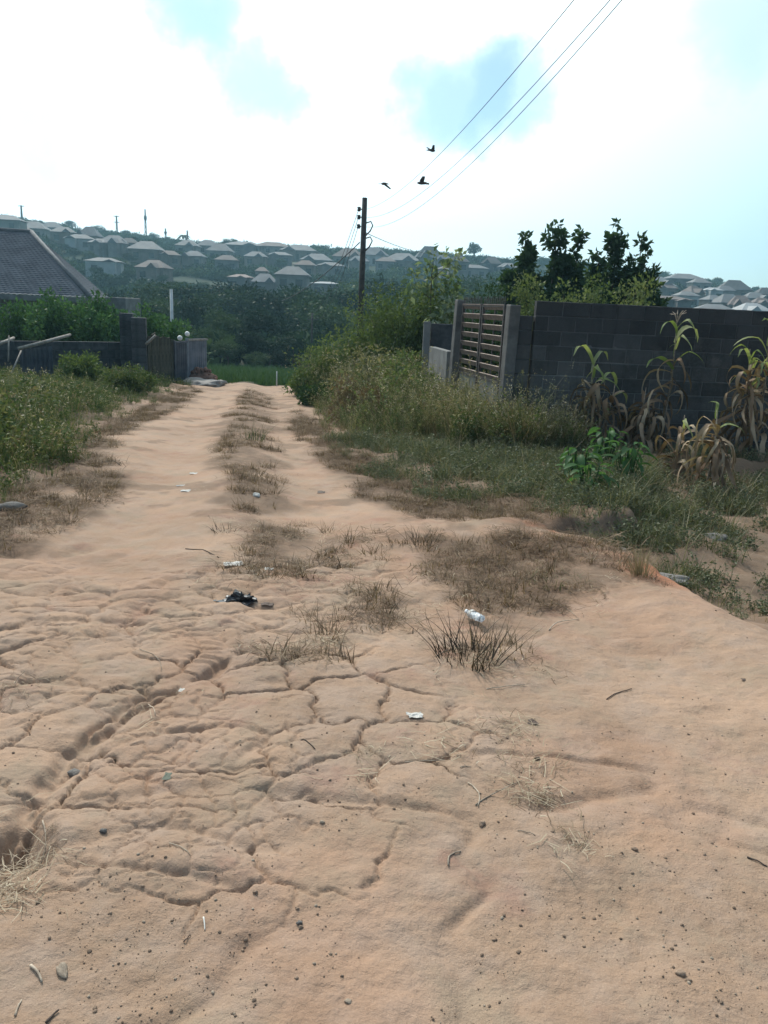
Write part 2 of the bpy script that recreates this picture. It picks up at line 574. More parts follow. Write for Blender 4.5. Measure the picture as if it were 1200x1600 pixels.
MAT['weed'] = foliage('weed', (.042, .072, .026), (.088, .122, .044), (.21, .195, .105), .24)
MAT['weed_tall'] = foliage('weed_tall', (.045, .062, .028), (.095, .108, .050), (.33, .28, .18), .28)
MAT['herb'] = foliage('herb', (.055, .066, .04), (.125, .14, .08), (.22, .22, .15), .18)
MAT['dry'] = foliage('dry', (.07, .044, .028), (.15, .10, .064), (.29, .21, .14), .25)
MAT['straw'] = foliage('straw', (.16, .11, .07), (.32, .25, .17), (.52, .45, .34), .2)
MAT['maize_dry'] = foliage('maize_dry', (.085, .052, .032), (.20, .13, .08), (.42, .33, .23), .14)
MAT['maize_green'] = foliage('maize_green', (.08, .13, .04), (.17, .22, .08), (.36, .37, .20), .4)
MAT['valley_grass'] = foliage('valley_grass', (.03, .07, .024), (.05, .10, .034), (.08, .13, .05), .2)
MAT['bark'] = plain('bark', (.06, .045, .035), (.12, .095, .075), 12, .9, .01)
MAT['wood_grey'] = plain('wood_grey', (.20, .18, .155), (.36, .33, .29), 10, .85, .004)
MAT['wood_pole'] = plain('wood_pole', (.035, .032, .03), (.07, .062, .055), 8, .85, .004)
MAT['iron'] = plain('iron', (.055, .05, .05), (.12, .10, .09), 14, .6, .001, .3)
MAT['wire'] = plain('wire', (.03, .03, .03), (.05, .05, .05), 5, .6)
MAT['stone'] = plain('stone', (.30, .23, .17), (.46, .37, .28), 9, .9, .004, rand=.2)
MAT['stone_grey'] = plain('stone_grey', (.13, .12, .11), (.22, .20, .18), 9, .9, .004, rand=.15)
MAT['clod'] = plain('clod', (.19, .13, .092), (.34, .24, .17), 14, .95, .003, rand=.3)
MAT['twig'] = plain('twig', (.22, .17, .125), (.42, .345, .265), 30, .85, .001, rand=.35)
MAT['twig_dark'] = plain('twig_dark', (.05, .035, .028), (.10, .075, .06), 30, .85, .001)
MAT['paper'] = plain('paper', (.40, .37, .33), (.62, .59, .54), 14, .8, .001)
MAT['black_plastic'] = plain('black_plastic', (.012, .012, .013), (.03, .03, .032), 20, .35, .002, spec=.6)
MAT['render_grey'] = plain('render_grey', (.14, .137, .13), (.23, .225, .215), 2.5, .9, .003)
MAT['pillar_grey'] = plain('pillar_grey', (.085, .08, .075), (.17, .16, .15), 3, .9, .004)
MAT['gate_sheet'] = plain('gate_sheet', (.14, .14, .138), (.24, .235, .225), 3, .55, .001, .2)
MAT['gate_bar'] = plain('gate_bar', (.13, .095, .08), (.22, .17, .145), 9, .6, .001, .2)
MAT['zinc'] = plain('zinc', (.15, .17, .20), (.25, .27, .30), 2.5, .6, .001, .35)
MAT['zinc_dark'] = plain('zinc_dark', (.07, .075, .09), (.13, .14, .16), 2.5, .6, .001, .3)
MAT['board_dark'] = plain('board_dark', (.045, .045, .035), (.10, .095, .07), 5, .9, .004)
MAT['dark_block'] = plain('dark_block', (.045, .047, .05), (.09, .09, .092), 5, .95, .006, rand=.2)
MAT['slab'] = plain('slab', (.22, .20, .18), (.30, .275, .25), 3, .9, .004)
MAT['white_enamel'] = plain('white_enamel', (.74, .74, .73), (.82, .82, .81), 5, .4)
MAT['post_pale'] = plain('post_pale', (.42, .43, .43), (.56, .57, .57), 4, .8, .002)
MAT['rubble'] = plain('rubble', (.14, .075, .055), (.27, .16, .12), 6, .95, .01, rand=.3)
MAT['feather'] = plain('feather', (.025, .022, .02), (.06, .05, .045), 20, .8)
MAT['roof_tile'] = plain('roof_tile', (.105, .112, .125), (.165, .17, .185), 1.3, .8, .003)
MAT['ridge_cap'] = plain('ridge_cap', (.12, .125, .13), (.17, .172, .175), 4, .8, .003)
MAT['glass_dark'] = plain('glass_dark', (.015, .018, .02), (.03, .034, .038), 4, .2, spec=.5)
MAT['porcelain'] = plain('porcelain', (.55, .53, .5), (.7, .68, .64), 4, .3)


def clear_plastic():
    m, t, out = new_mat('clear_plastic')
    b = principled(t, out, .12, .6)
    tcn = N(t, 'ShaderNodeTexCoord')
    L(t, mixc(t, noise(t, tcn.outputs['Object'], 20, 3), (.80, .84, .86), (.95, .97, .98)), b.inputs['Base Color'])
    b.inputs['Transmission Weight'].default_value = .55; b.inputs['IOR'].default_value = 1.3
    bump(t, b, noise(t, tcn.outputs['Object'], 45, 3), .6, .004)
    return m


MAT['clear_plastic'] = clear_plastic()


def block_mat(name='block', lo=(.048, .047, .046), hi=(.135, .127, .117)):
    m, t, out = new_mat(name)
    b = principled(t, out, .95, .15)
    tcn = N(t, 'ShaderNodeTexCoord'); gm = N(t, 'ShaderNodeNewGeometry'); oi = N(t, 'ShaderNodeObjectInfo')
    big = noise(t, gm.outputs['Position'], .9, 5, .6)
    fine = noise(t, gm.outputs['Position'], 22, 5, .7)
    c = mixc(t, maprange(t, big, .32, .68), lo, hi)
    c = mixc(t, maprange(t, fine, .4, .75, 0, .45), c, (.13, .128, .126))
    stv = N(t, 'ShaderNodeVectorMath', operation='MULTIPLY'); L(t, gm.outputs['Position'], stv.inputs[0]); stv.inputs[1].default_value = (7, 7, .7)
    c = mixc(t, maprange(t, noise(t, stv.outputs[0], 1.0, 5, .65), .50, .72, 0, .55), c, (.05, .047, .043))
    c = mixc(t, maprange(t, noise(t, gm.outputs['Position'], 3.2, 5, .7), .56, .70, 0, .5), c, (.17, .155, .135))
    # damp, blackened top courses (mould grows where the rain runs in)
    sx = N(t, 'ShaderNodeSeparateXYZ'); L(t, gm.outputs['Position'], sx.inputs[0])
    hz = math_node(t, 'ADD', sx.outputs['Z'], math_node(t, 'MULTIPLY', math_node(t, 'SUBTRACT', big, .5), 1.6))
    c = mixc(t, maprange(t, hz, .55, 1.6, 0, .6), c, (.035, .038, .045))
    v = maprange(t, oi.outputs['Random'], 0, 1, .76, 1.22, smooth=False)
    hs = N(t, 'ShaderNodeHueSaturation'); L(t, v, hs.inputs['Value']); L(t, c, hs.inputs['Color'])
    L(t, hs.outputs[0], b.inputs['Base Color'])
    bump(t, b, noise(t, gm.outputs['Position'], 60, 5, .7), 1.0, .016)
    return m


MAT['block'] = block_mat()
MAT['wall_mortar'] = block_mat('wall_mortar', (.11, .108, .104), (.25, .24, .225))
MAT['mortar'] = plain('mortar', (.06, .062, .065), (.13, .13, .13), 4, .95, .004)


def ground_mat():
    m, t, out = new_mat('clay_ground')
    b = principled(t, out, .95, .12)
    gm = N(t, 'ShaderNodeNewGeometry'); P = gm.outputs['Position']

    def A(n):
        return N(t, 'ShaderNodeAttribute', attribute_name=n).outputs['Fac']
    n1 = noise(t, P, .9, 6, .6)
    n2 = noise(t, P, 5.0, 6, .65)
    n3 = noise(t, P, 38, 6, .75); n4 = noise(t, P, 130, 4, .7)
    c = mixc(t, maprange(t, n1, .38, .62), (.298, .198, .134), (.385, .256, .175))
    c = mixc(t, maprange(t, n2, .38, .70, 0, .75), c, (.345, .252, .192))
    c = mixc(t, maprange(t, noise(t, P, 1.7, 5, .6, dist=.6), .56, .74, 0, .4), c, (.375, .232, .142))
    c = mixc(t, maprange(t, noise(t, P, 2.6, 4, .6), .56, .74, 0, .65), c, (.275, .155, .115))
    c = mixc(t, maprange(t, n3, .52, .78, 0, .35), c, (.20, .142, .10))
    c = mixc(t, maprange(t, n3, .2, .42, .30, 0), c, (.45, .335, .255))
    c = mixc(t, maprange(t, n4, .57, .72, 0, .35), c, (.17, .12, .085))
    c = mixc(t, maprange(t, n4, .30, .42, .4, 0), c, (.47, .36, .28))
    c = mixc(t, maprange(t, noise(t, P, 3.3, 6, .7), .48, .68, 0, .75), c, (.30, .225, .16))
    c = mixc(t, maprange(t, noise(t, P, 9, 6, .75), .55, .75, 0, .45), c, (.23, .155, .115))
    c = mixc(t, A('red'), c, (.36, .155, .085))
    lit = math_node(t, 'MULTIPLY', A('litter'), maprange(t, n2, .25, .62, .45, 1.0))
    c = mixc(t, lit, c, mixc(t, n3, (.085, .055, .038), (.19, .13, .09)))
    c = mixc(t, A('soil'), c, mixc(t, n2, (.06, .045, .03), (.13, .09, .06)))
    fg = mixc(t, maprange(t, noise(t, P, .035, 5, .6), .35, .65), (.022, .036, .022), (.045, .056, .034))
    fg = mixc(t, maprange(t, noise(t, P, .022, 4, .5), .58, .70, 0, .75), fg, (.20, .17, .13))
    c = mixc(t, A('far'), c, fg)
    L(t, c, b.inputs['Base Color'])
    hgt = math_node(t, 'ADD', math_node(t, 'MULTIPLY', noise(t, P, 26, 6, .7), .8), math_node(t, 'MULTIPLY', noise(t, P, 120, 4, .7), .3))
    bump(t, b, hgt, .9, .016)
    return m


MAT['ground'] = ground_mat()

# ------------------------------------------------------------------ ground, one sheet out to the hills and all round
APX = np.array((0.0, -1.2))
ang = np.concatenate([np.linspace(-math.pi, -.78, 70, endpoint=False), np.linspace(-.78, .80, 780), np.linspace(.80, math.pi, 70, endpoint=False)[1:]])
rr = [0.0, .5, 1.0, 1.5, 1.9, 2.2]
while rr[-1] < 900:
    r_ = rr[-1]
    rr.append(r_ + (.03 if r_ < 2.4 else 0.0022 * (r_ - .8) if r_ < 7 else 0.007 * r_ if r_ < 40 else .016 * r_ if r_ < 480 else .06 * r_))
rr = np.array(rr[1:])
AA, RR = np.meshgrid(ang, rr)
gx = (APX[0] + RR * np.sin(AA)).ravel(); gy = (APX[1] + RR * np.cos(AA)).ravel()
gz = H(gx, gy)
na, nr = len(ang), len(rr)
ii = (np.arange(nr - 1)[:, None] * na + np.arange(na)[None, :])
jj = (np.arange(nr - 1)[:, None] * na + (np.arange(na)[None, :] + 1) % na)
F = np.stack([ii, ii + na, jj + na, jj], -1).reshape(-1, 4)[:, ::-1]
V = np.stack([gx, gy, gz], 1)
V = np.vstack([V, [[APX[0], APX[1], h1(*APX)]]])
nm = (np.abs(gy) < 50) & (np.abs(gx) < 45)
lit, soil, red = np.zeros(len(V)), np.zeros(len(V)), np.zeros(len(V))
mx_, my_ = gx[nm], gy[nm]
wn = fbm(mx_ / .7, my_ / .7, 4, 201) * .7
li = np.zeros_like(mx_)
for poly, k, w in ((LEFT_DRY, .95, .25), (CENTRE_DRY, .8, .2), (RIGHT_DRY, .95, .25), (PATCH_DRY, .85, .25)):
    li = np.maximum(li, k * sstep(-w, w, poly_sd(mx_, my_, poly) + wn))
spk = sstep(.16, .34, fbm(mx_ / .5, my_ / .5, 4, 207)) * .55 * sstep(4, 7, my_)
lit[:-1][nm] = np.maximum(li, spk)
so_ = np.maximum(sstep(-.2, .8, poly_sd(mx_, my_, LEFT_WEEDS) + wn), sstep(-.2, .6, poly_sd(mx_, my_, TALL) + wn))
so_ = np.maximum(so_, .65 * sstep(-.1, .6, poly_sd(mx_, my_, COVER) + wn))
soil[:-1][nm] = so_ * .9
ex, ey = gr(915, 850)
rd = line_d(mx_, my_, EDGE[:4])
red[:-1][nm] = .85 * np.exp(-(rd / .30) ** 2) * sstep(-.3, .1, fbm(mx_ / .3, my_ / .3, 3, 211)) + .12 * sstep(.1, .35, fbm(mx_ / .9, my_ / .9, 3, 215))
far = np.concatenate([np.maximum(sstep(27.5, 31, gy + 2.5 * fbm(gx / 2, gy / 2, 3, 219)), sstep(16, 22, np.abs(gx + 1.5))) * (gy > -3), [0]])
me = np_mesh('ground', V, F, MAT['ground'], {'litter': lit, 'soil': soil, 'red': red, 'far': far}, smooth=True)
bm = bmesh.new(); bm.from_mesh(me); bm.verts.ensure_lookup_table()
cv = bm.verts[len(V) - 1]
for j in range(na):
    bm.faces.new((cv, bm.verts[(j + 1) % na], bm.verts[j]))
bm.to_mesh(me); bm.free()
tag(link(bpy.data.objects.new('ground', me)), 'cracked orange clay ground falling away to a green valley', None, None, 'structure')


# ------------------------------------------------------------------ scatter of countless things (grass, herbs, straw, gravel)
def scatter(name, label, P, sources, size=(.7, 1.3), tilt=.12, cat=None):
    """one object whose points carry small source meshes"""
    n = len(P)
    me = bpy.data.meshes.new(name)
    me.vertices.add(n); me.vertices.foreach_set('co', np.ascontiguousarray(P, np.float32).ravel())
    a = me.attributes.new('turn', 'FLOAT_VECTOR', 'POINT')
    rot = np.stack([rng.normal(0, tilt, n), rng.normal(0, tilt, n), rng.random(n) * 6.283], 1)
    a.data.foreach_set('vector', np.ascontiguousarray(rot, np.float32).ravel())
    s_ = me.attributes.new('size', 'FLOAT', 'POINT')
    sz = size if isinstance(size, np.ndarray) else size[0] + (size[1] - size[0]) * rng.random(n) ** 1.4
    s_.data.foreach_set('value', np.ascontiguousarray(sz, np.float32))
    v_ = me.attributes.new('pick', 'INT', 'POINT'); v_.data.foreach_set('value', rng.integers(0, len(sources), n).astype(np.int32))
    o = link(bpy.data.objects.new(name, me))
    ng = bpy.data.node_groups.new(name + '_nodes', 'GeometryNodeTree')
    ng.interface.new_socket('Geometry', in_out='INPUT', socket_type='NodeSocketGeometry')
    ng.interface.new_socket('Geometry', in_out='OUTPUT', socket_type='NodeSocketGeometry')
    gi, go = ng.nodes.new('NodeGroupInput'), ng.nodes.new('NodeGroupOutput')
    iop = ng.nodes.new('GeometryNodeInstanceOnPoints'); iop.inputs['Pick Instance'].default_value = True
    jn = ng.nodes.new('GeometryNodeJoinGeometry')
    for sme in sources:
        so_b = bpy.data.objects.new(sme.name + '_source', sme)
        oi = ng.nodes.new('GeometryNodeObjectInfo'); oi.inputs['Object'].default_value = so_b; oi.inputs['As Instance'].default_value = True
        ng.links.new(oi.outputs['Geometry'], jn.inputs[0])

    def attr(nm_, typ):
        k = ng.nodes.new('GeometryNodeInputNamedAttribute'); k.data_type = typ; k.inputs['Name'].default_value = nm_
        return next(s for s in k.outputs if s.enabled and s.name == 'Attribute')
    ng.links.new(gi.outputs[0], iop.inputs['Points']); ng.links.new(jn.outputs[0], iop.inputs['Instance'])
    ng.links.new(attr('pick', 'INT'), iop.inputs['Instance Index'])
    e2r = ng.nodes.new('FunctionNodeEulerToRotation'); ng.links.new(attr('turn', 'FLOAT_VECTOR'), e2r.inputs[0])
    ng.links.new(e2r.outputs[0], iop.inputs['Rotation'])
    ng.links.new(attr('size', 'FLOAT'), iop.inputs['Scale'])
    ng.links.new(iop.outputs[0], go.inputs[0])
    md = o.modifiers.new('scatter', 'NODES'); md.node_group = ng
    return tag(o, label, cat, None, 'stuff')


def blade_clump(name, mat, n, rad, h0, h1_, wid, bend, g, lean=.35, seg=3, head=0.0):
    """a clump of curved tapering blades"""
    V, F, var = [], [], []
    k = 0
    for i in range(n):
        a = g.random() * 6.283; r = rad * math.sqrt(g.random())
        b0 = np.array((r * math.cos(a), r * math.sin(a), -.02))
        da = a + g.normal() * .9
        d = np.array((math.cos(da), math.sin(da), 0))
        hh = h0 + (h1_ - h0) * g.random() ** 1.3
        le, be = lean * g.random(), bend * g.random()
        sd_ = np.array((-math.sin(da + g.normal() * .6), math.cos(da), 0))
        w = wid * (.6 + .8 * g.random())
        v0 = g.random()
        for s in range(seg + 1):
            t = s / seg
            p = b0 + np.array((0, 0, hh * (t - .28 * be * t * t))) + d * hh * (le * t + be * t * t)
            ww = w * (1 - t) ** .7 if s < seg else w * .08
            V += [p - sd_ * ww / 2, p + sd_ * ww / 2]
            var += [min(1, v0 * .75 + .25 * t)] * 2
            if s:
                F.append((k + 2 * s - 2, k + 2 * s - 1, k + 2 * s + 1, k + 2 * s))
        k += 2 * (seg + 1)
        if head and g.random() < head:
            for q in range(5):
                p = b0 + np.array((0, 0, hh * (1 - .28 * be))) + d * hh * (le + be) + g.normal(size=3) * (.012, .012, .03)
                u = unit(g.normal(size=3) + np.array((0, 0, .7))); vv = unit(np.cross(u, g.normal(size=3)))
                V += [p, p + u * .02 + vv * .007, p + u * .045, p + u * .02 - vv * .007]
                var += [.95] * 4
                F.append((k, k + 1, k + 2, k + 3)); k += 4
    return np_mesh(name, np.array(V), np.array(F), mat, {'var': np.array(var)})


def herb_clump(name, mat, n_st, leaves, rad, h0, h1_, leaf, g):
    """a clump of thin stems carrying small leaves"""
    V, F, var = [], [], []
    k = 0
    for i in range(n_st):
        a = g.random() * 6.283; r = rad * math.sqrt(g.random())
        b0 = np.array((r * math.cos(a), r * math.sin(a), -.02))
        hh = h0 + (h1_ - h0) * g.random()
        d = np.array((g.normal() * .35, g.normal() * .35, 1.0))
        tip = b0 + d * hh
        sd_ = unit(np.cross(d, g.normal(size=3))) * .0025
        V += [b0 - sd_, b0 + sd_, tip + sd_ * .4, tip - sd_ * .4]; F.append((k, k + 1, k + 2, k + 3)); var += [.35] * 4; k += 4
        t = .2 + .8 * g.random(leaves) ** .8
        P = b0 + (tip - b0) * t[:, None]
        D = g.normal(size=(leaves, 3)) * (1, 1, .5) + (0, 0, .25)
        Ln = leaf * (.6 + .8 * g.random(leaves))
        lv, lf = leaf_cards(P, D, Ln, Ln * (.35 + .3 * g.random(leaves)), g)
        V += list(lv); F += [tuple(q + k for q in f) for f in lf]; var += list(np.repeat(np.clip(g.random(leaves) * .7 + .3 * g.random(), 0, 1), 4)); k += 4 * leaves
    return np_mesh(name, np.array(V), np.array(F), mat, {'var': np.array(var)})


def straw_clump(name, mat, n, rad, l0, l1, g, wid=.004):
    V, F, var = [], [], []
    for i in range(n):
        p = np.array((g.normal() * rad, g.normal() * rad, .004 + .02 * g.random()))
        a = g.random() * 6.283; ln = l0 + (l1 - l0) * g.random()
        d = np.array((math.cos(a), math.sin(a), g.normal() * .12)); s = np.array((-math.sin(a), math.cos(a), 0)) * wid * (.5 + g.random())
        q = p + d * ln / 2 + np.array((0, 0, .006 * g.random())); e = p + d * ln + s * g.normal() * 4
        k = len(V)
        V += [p - s / 2, p + s / 2, q + s / 2, q - s / 2, e + s / 4, e - s / 4]
        F += [(k, k + 1, k + 2, k + 3), (k + 3, k + 2, k + 4, k + 5)]
        var += [g.random()] * 6
    return np_mesh(name, np.array(V), np.array(F), mat, {'var': np.array(var)})


def sample(poly, n, cond=None, wob=.5, seed=1):
    P = np.array(poly); lo, hi = P.min(0), P.max(0)
    x = lo[0] + (hi[0] - lo[0]) * rng.random(n); y = lo[1] + (hi[1] - lo[1]) * rng.random(n)
    s = poly_sd(x, y, poly) + wob * fbm(x / .7, y / .7, 3, seed)
    k = s > 0
    if cond is not None:
        k &= cond(x, y, s)
    return x[k], y[k], s[k]


def onground(x, y, dz=0.0):
    return np.stack([x, y, H(x, y) + dz], 1)


def area(poly):
    P = np.array(poly); Q = np.roll(P, -1, 0)
    return (P.max(0) - P.min(0)).prod()


def count(poly, dens):
    return int(area(poly) * dens)


g1 = np.random.default_rng(5)
# --- dry, trodden grass: verges, middle strip and the patch by the ledge
dry_src = [blade_clump('dry_tuft', MAT['dry'], 26, .07, .03, .12, .006, 1.0, g1, .9, 2) for _ in range(3)] + [straw_clump('dry_litter', MAT['dry'], 30, .08, .05, .14, g1) for _ in range(2)] + [straw_clump('pale_litter', MAT['straw'], 8, .07, .03, .10, g1, .003)]
pts = []
for poly, dn, w, sd_ in ((LEFT_DRY, 230, .35, 3), (CENTRE_DRY, 190, .35, 4), (RIGHT_DRY, 260, .4, 5), (PATCH_DRY, 190, .4, 6)):
    x, y, s = sample(poly, count(poly, dn), lambda x, y, s: (fbm(x / .45, y / .45, 3, 301) > (.05 if sd_ == 4 else -.16)) & (y > 2.5), w, sd_)
    pts.append(onground(x, y))
x, y, s = sample(G((330, 870), (560, 820), (640, 900), (600, 1040), (420, 1020), (330, 940)), 900, lambda x, y, s: fbm(x / .4, y / .4, 3, 307) > .16, .4, 9)
pts.append(onground(x, y))
scatter('dry_grass', 'short brown dried grass on the verges and middle of the track', np.vstack(pts), dry_src, (.5, 1.35))

# --- green weeds along the left verge
weed_src = [blade_clump('weed_clump', MAT['weed'], 34, .16, .15, .52, .011, .7, g1, .5, 3, .15) for _ in range(3)] + \
           [herb_clump('leafy_weed', MAT['weed'], 8, 13, .14, .18, .50, .055, g1) for _ in range(4)] + \
           [blade_clump('straw_weed', MAT['straw'], 10, .16, .2, .55, .007, .7, g1, .6, 3, .6), blade_clump('brown_weed', MAT['dry'], 22, .16, .15, .45, .008, .8, g1, .6, 3, .2)]
x, y, s = sample(LEFT_WEEDS, count(LEFT_WEEDS, 34), lambda x, y, s: (x > -17) & (y > 5) & (fbm(x / .6, y / .6, 2, 401) > -.3), .6, 12)
sz = (.45 + .75 * sstep(0, 1.2, s)) * (1 - .42 * sstep(13, 19, y)) * (.7 + .6 * rng.random(len(x))) * (1 + .5 * fbm(x / 1.2, y / 1.2, 2, 405))
scatter('weeds', 'knee high green weeds and grass along the left verge', onground(x, y), weed_src, sz)

# --- tall straw-headed grass in front of the gate and along the bank
tall_src = [blade_clump('tall_grass_clump', MAT['weed_tall'], 34, .18, .5, 1.35, .012, .6, g1, .35, 4, .45) for _ in range(3)] + \
           [blade_clump('seed_stalks', MAT['straw'], 7, .2, .8, 1.6, .006, .55, g1, .45, 4, 1.0), blade_clump('tall_dry_clump', MAT['straw'], 11, .16, .5, 1.35, .007, .7, g1, .4, 4, .6), herb_clump('tall_weed', MAT['weed'], 7, 16, .16, .45, 1.05, .065, g1),
            blade_clump('tall_brown_clump', MAT['dry'], 26, .16, .4, 1.1, .009, .7, g1, .4, 3, .3), herb_clump('tall_weed', MAT['leaf_bush'], 7, 18, .16, .45, 1.05, .065, g1)]
x, y, s = sample(TALL, count(TALL, 34), lambda x, y, s: (fbm(x / .5, y / .5, 2, 411) > -.3), .4, 14)
sz = (.38 + .62 * sstep(0, 1.5, line_d(x, y, TALL[:4]))) * (.65 + .6 * rng.random(len(x)))
gxs = rng.uniform(.9, 3.1, 420); gys = np.where(gxs > 2.0, rng.uniform(12.3, 13.55, 420), rng.uniform(12.6, 15.6, 420)); okg = (gys < 13.5) | (gxs < 2.05 - (gys - 13.5) * .28)
x = np.concatenate([x, gxs[okg]]); y = np.concatenate([y, gys[okg]]); sz = np.concatenate([sz, rng.uniform(.6, 1.05, okg.sum()) * np.where(gxs[okg] > 2.3, .7, 1.0)])
scatter('tall_grass', 'tall seeding grass in front of the gate and down the right bank', onground(x, y), tall_src, sz)

# --- low herbs spreading over the right verge
herb_src = [herb_clump('herb_clump', MAT['herb'], 12, 10, .13, .05, .20, .024, g1) for _ in range(3)] + [blade_clump('herb_grass', MAT['weed_tall'], 30, .12, .06, .26, .006, .9, g1, .7, 3) for _ in range(2)] + [blade_clump('herb_straw', MAT['straw'], 9, .12, .05, .24, .005, .9, g1, .9, 2)]
x, y, s = sample(COVER, count(COVER, 95), lambda x, y, s: (x < 9) & (y < 13.4) & (y > 2.6) & ((fbm(x / .5, y / .5, 3, 421) > -.22 + .22 * sstep(2.6, 4.2, x))), .45, 16)
sz = (.55 + .55 * sstep(0, .8, s)) * (.6 + .8 * rng.random(len(x)))
scatter('ground_cover', 'low grey green herbs carpeting the right verge', onground(x, y), herb_src, sz)

# --- valley grass beyond the end of the track
vg_src = [blade_clump('valley_clump', MAT['valley_grass'], 30, .45, .15, .5, .03, .7, g1, .5, 2) for _ in range(3)]
n = 4500
x = rng.uniform(-16, 8, n); y = rng.uniform(29.5, 62, n)
k = (fbm(x / 3, y / 3, 2, 431) > -.25)
x, y = x[k], y[k]
scatter('valley_grass', 'bright green grass on the valley floor past the track', onground(x, y), vg_src, (.6, 1.5))

# --- straw and litter lying on the clay
straw_src = [straw_clump('straw_wisp', MAT['straw'], 10, .05, .03, .12, g1, .003) for _ in range(4)] + [straw_clump('dark_wisp', MAT['dry'], 9, .04, .03, .10, g1, .003) for _ in range(2)]
pts = []
for (px, py, rx, ry, n) in ((840, 1252, 38, 14, 16), (800, 1150, 40, 22, 16), (40, 1330, 50, 34, 36), (10, 1400, 30, 24, 16), (510, 990, 34, 22, 22), (395, 905, 60, 16, 14), (905, 1325, 20, 18, 8), (830, 1205, 40, 14, 9),
                         (440, 930, 80, 22, 12), (760, 1030, 70, 40, 40), (700, 1180, 60, 20, 8), (400, 1010, 60, 14, 10), (570, 1185, 18, 26, 6), (480, 830, 90, 18, 16), (400, 830, 60, 18, 24), (700, 960, 90, 22, 22),
                         (960, 930, 70, 20, 18), (30, 1075, 30, 30, 8), (220, 1110, 40, 20, 5), (570, 900, 80, 26, 10), (390, 745, 70, 26, 20)):
    for _ in range(n):
        pts.append(gr(px + rnd.gauss(0, rx * .6), py + rnd.gauss(0, ry * .6)))
pts = np.array(pts)
scatter('straw', 'wisps of broken straw lying on the clay', onground(pts[:, 0], pts[:, 1]), straw_src, (.5, 1.1), .05)


# --- gravel
def lump(name, mat, g, sub=2, flat=.65, amp=.22):
    bm = bmesh.new(); bmesh.ops.create_icosphere(bm, subdivisions=sub, radius=.5)
    off = g.random() * 50
    for v in bm.verts:
        p = v.co.copy()
        q = np.array((p.x * 2.2 + off, p.y * 2.2 + p.z * 1.7)); f = 1 + amp * 2 * float(fbm(q[:1], q[1:], 3, 7)[0])
        v.co = Vector((p.x * f, p.y * f * .8, p.z * f * flat))
    me_ = bpy.data.meshes.new(name); bm.to_mesh(me_); bm.free(); me_.materials.append(mat); me_.shade_smooth()
    return me_


peb = [lump('pebble', MAT['clod'], g1, 1), lump('pebble', MAT['clod'], g1, 1), lump('pebble', MAT['stone'], g1, 1), lump('pebble', MAT['clod'], g1, 2, .6, .35)]
px_ = rng.uniform(-60, 1260, 4200); py_ = 640 + 960 * rng.random(4200) ** .55
Q = np.array([gr(a, b) for a, b in zip(px_, py_)])
kk = fbm(Q[:, 0] / .5, Q[:, 1] / .5, 3, 441) > -.02
kk &= poly_sd(Q[:, 0], Q[:, 1], COVER) < 0
Q = Q[kk]
cl = []
for (a, b, r_, n) in ((500, 1420, 55, 30), (510, 1490, 30, 30), (470, 1440, 20, 14), (560, 1180, 26, 20), (1060, 1535, 34, 14), (180, 1400, 90, 40), (690, 1165, 24, 12), (330, 1380, 70, 24), (905, 1330, 24, 16), (450, 1260, 90, 18), (120, 1450, 70, 26), (730, 1160, 90, 60), (790, 1230, 70, 40), (640, 1190, 70, 26), (690, 1060, 110, 40), (560, 860, 120, 40), (420, 960, 90, 40), (300, 930, 90, 20)):
    for _ in range(n):
        cl.append(gr(a + rnd.gauss(0, r_), b + rnd.gauss(0, r_ * .7)))
Q = np.vstack([Q, cl])
scatter('gravel', 'tiny clods and pebbles strewn over the clay', onground(Q[:, 0], Q[:, 1], .001), peb, .0018 + .011 * rng.random(len(Q)) ** 7 + .003 * rng.random(len(Q)) ** 1.5, .5)

# ------------------------------------------------------------------ the block wall on the right
WALL_Y, WALL_Z0, COURSE, BL = 13.75, -0.86, .245, .455
wx0 = float(at(836, 500, WALL_Y)[0]); wall_yaw = R(1.6)
WALL_TOP = float(at(1000, 477, WALL_Y)[2])
wall = thing('block_wall', (wx0, WALL_Y, WALL_Z0), 'tall dark sandcrete block wall behind the dead maize', 'wall', rz=wall_yaw)
NC = int(round((WALL_TOP - WALL_Z0) / COURSE)); COURSE = (WALL_TOP - WALL_Z0) / NC
wl = 6.2
MB().box((0.012, .007, 0), (wl - .012, .19, NC * COURSE - .008)).build('mortar', MAT['wall_mortar'], wall)
blk = []
for v in range(3):
    b_ = MB().box((0, 0, 0), (BL - .010, .206, COURSE - .010))
    m_ = bevel(b_.mesh('block', MAT['block']), .008)
    for vt in m_.vertices:
        vt.co += Vector((rnd.uniform(-.004, .004), rnd.uniform(-.003, .003), rnd.uniform(-.004, .004)))
    blk.append(m_)
half = bevel(MB().box((0, 0, 0), (BL / 2 - .014, .206, COURSE - .014)).mesh('block', MAT['block']), .008)
for r_ in range(NC):
    x0 = 0.0 if r_ % 2 == 0 else -BL / 2
    while x0 < wl - .05:
        if x0 < 0:
            o = bpy.data.objects.new('block', half); lx = 0.0
        else:
            o = bpy.data.objects.new('block', blk[rnd.randrange(3)]); lx = x0
        link(o, wall)
        o.location = (lx + .007, rnd.uniform(-.006, .006), r_ * COURSE + .007)
        o.rotation_euler = (rnd.gauss(0, .004), 0, rnd.gauss(0, .004))
        x0 += BL
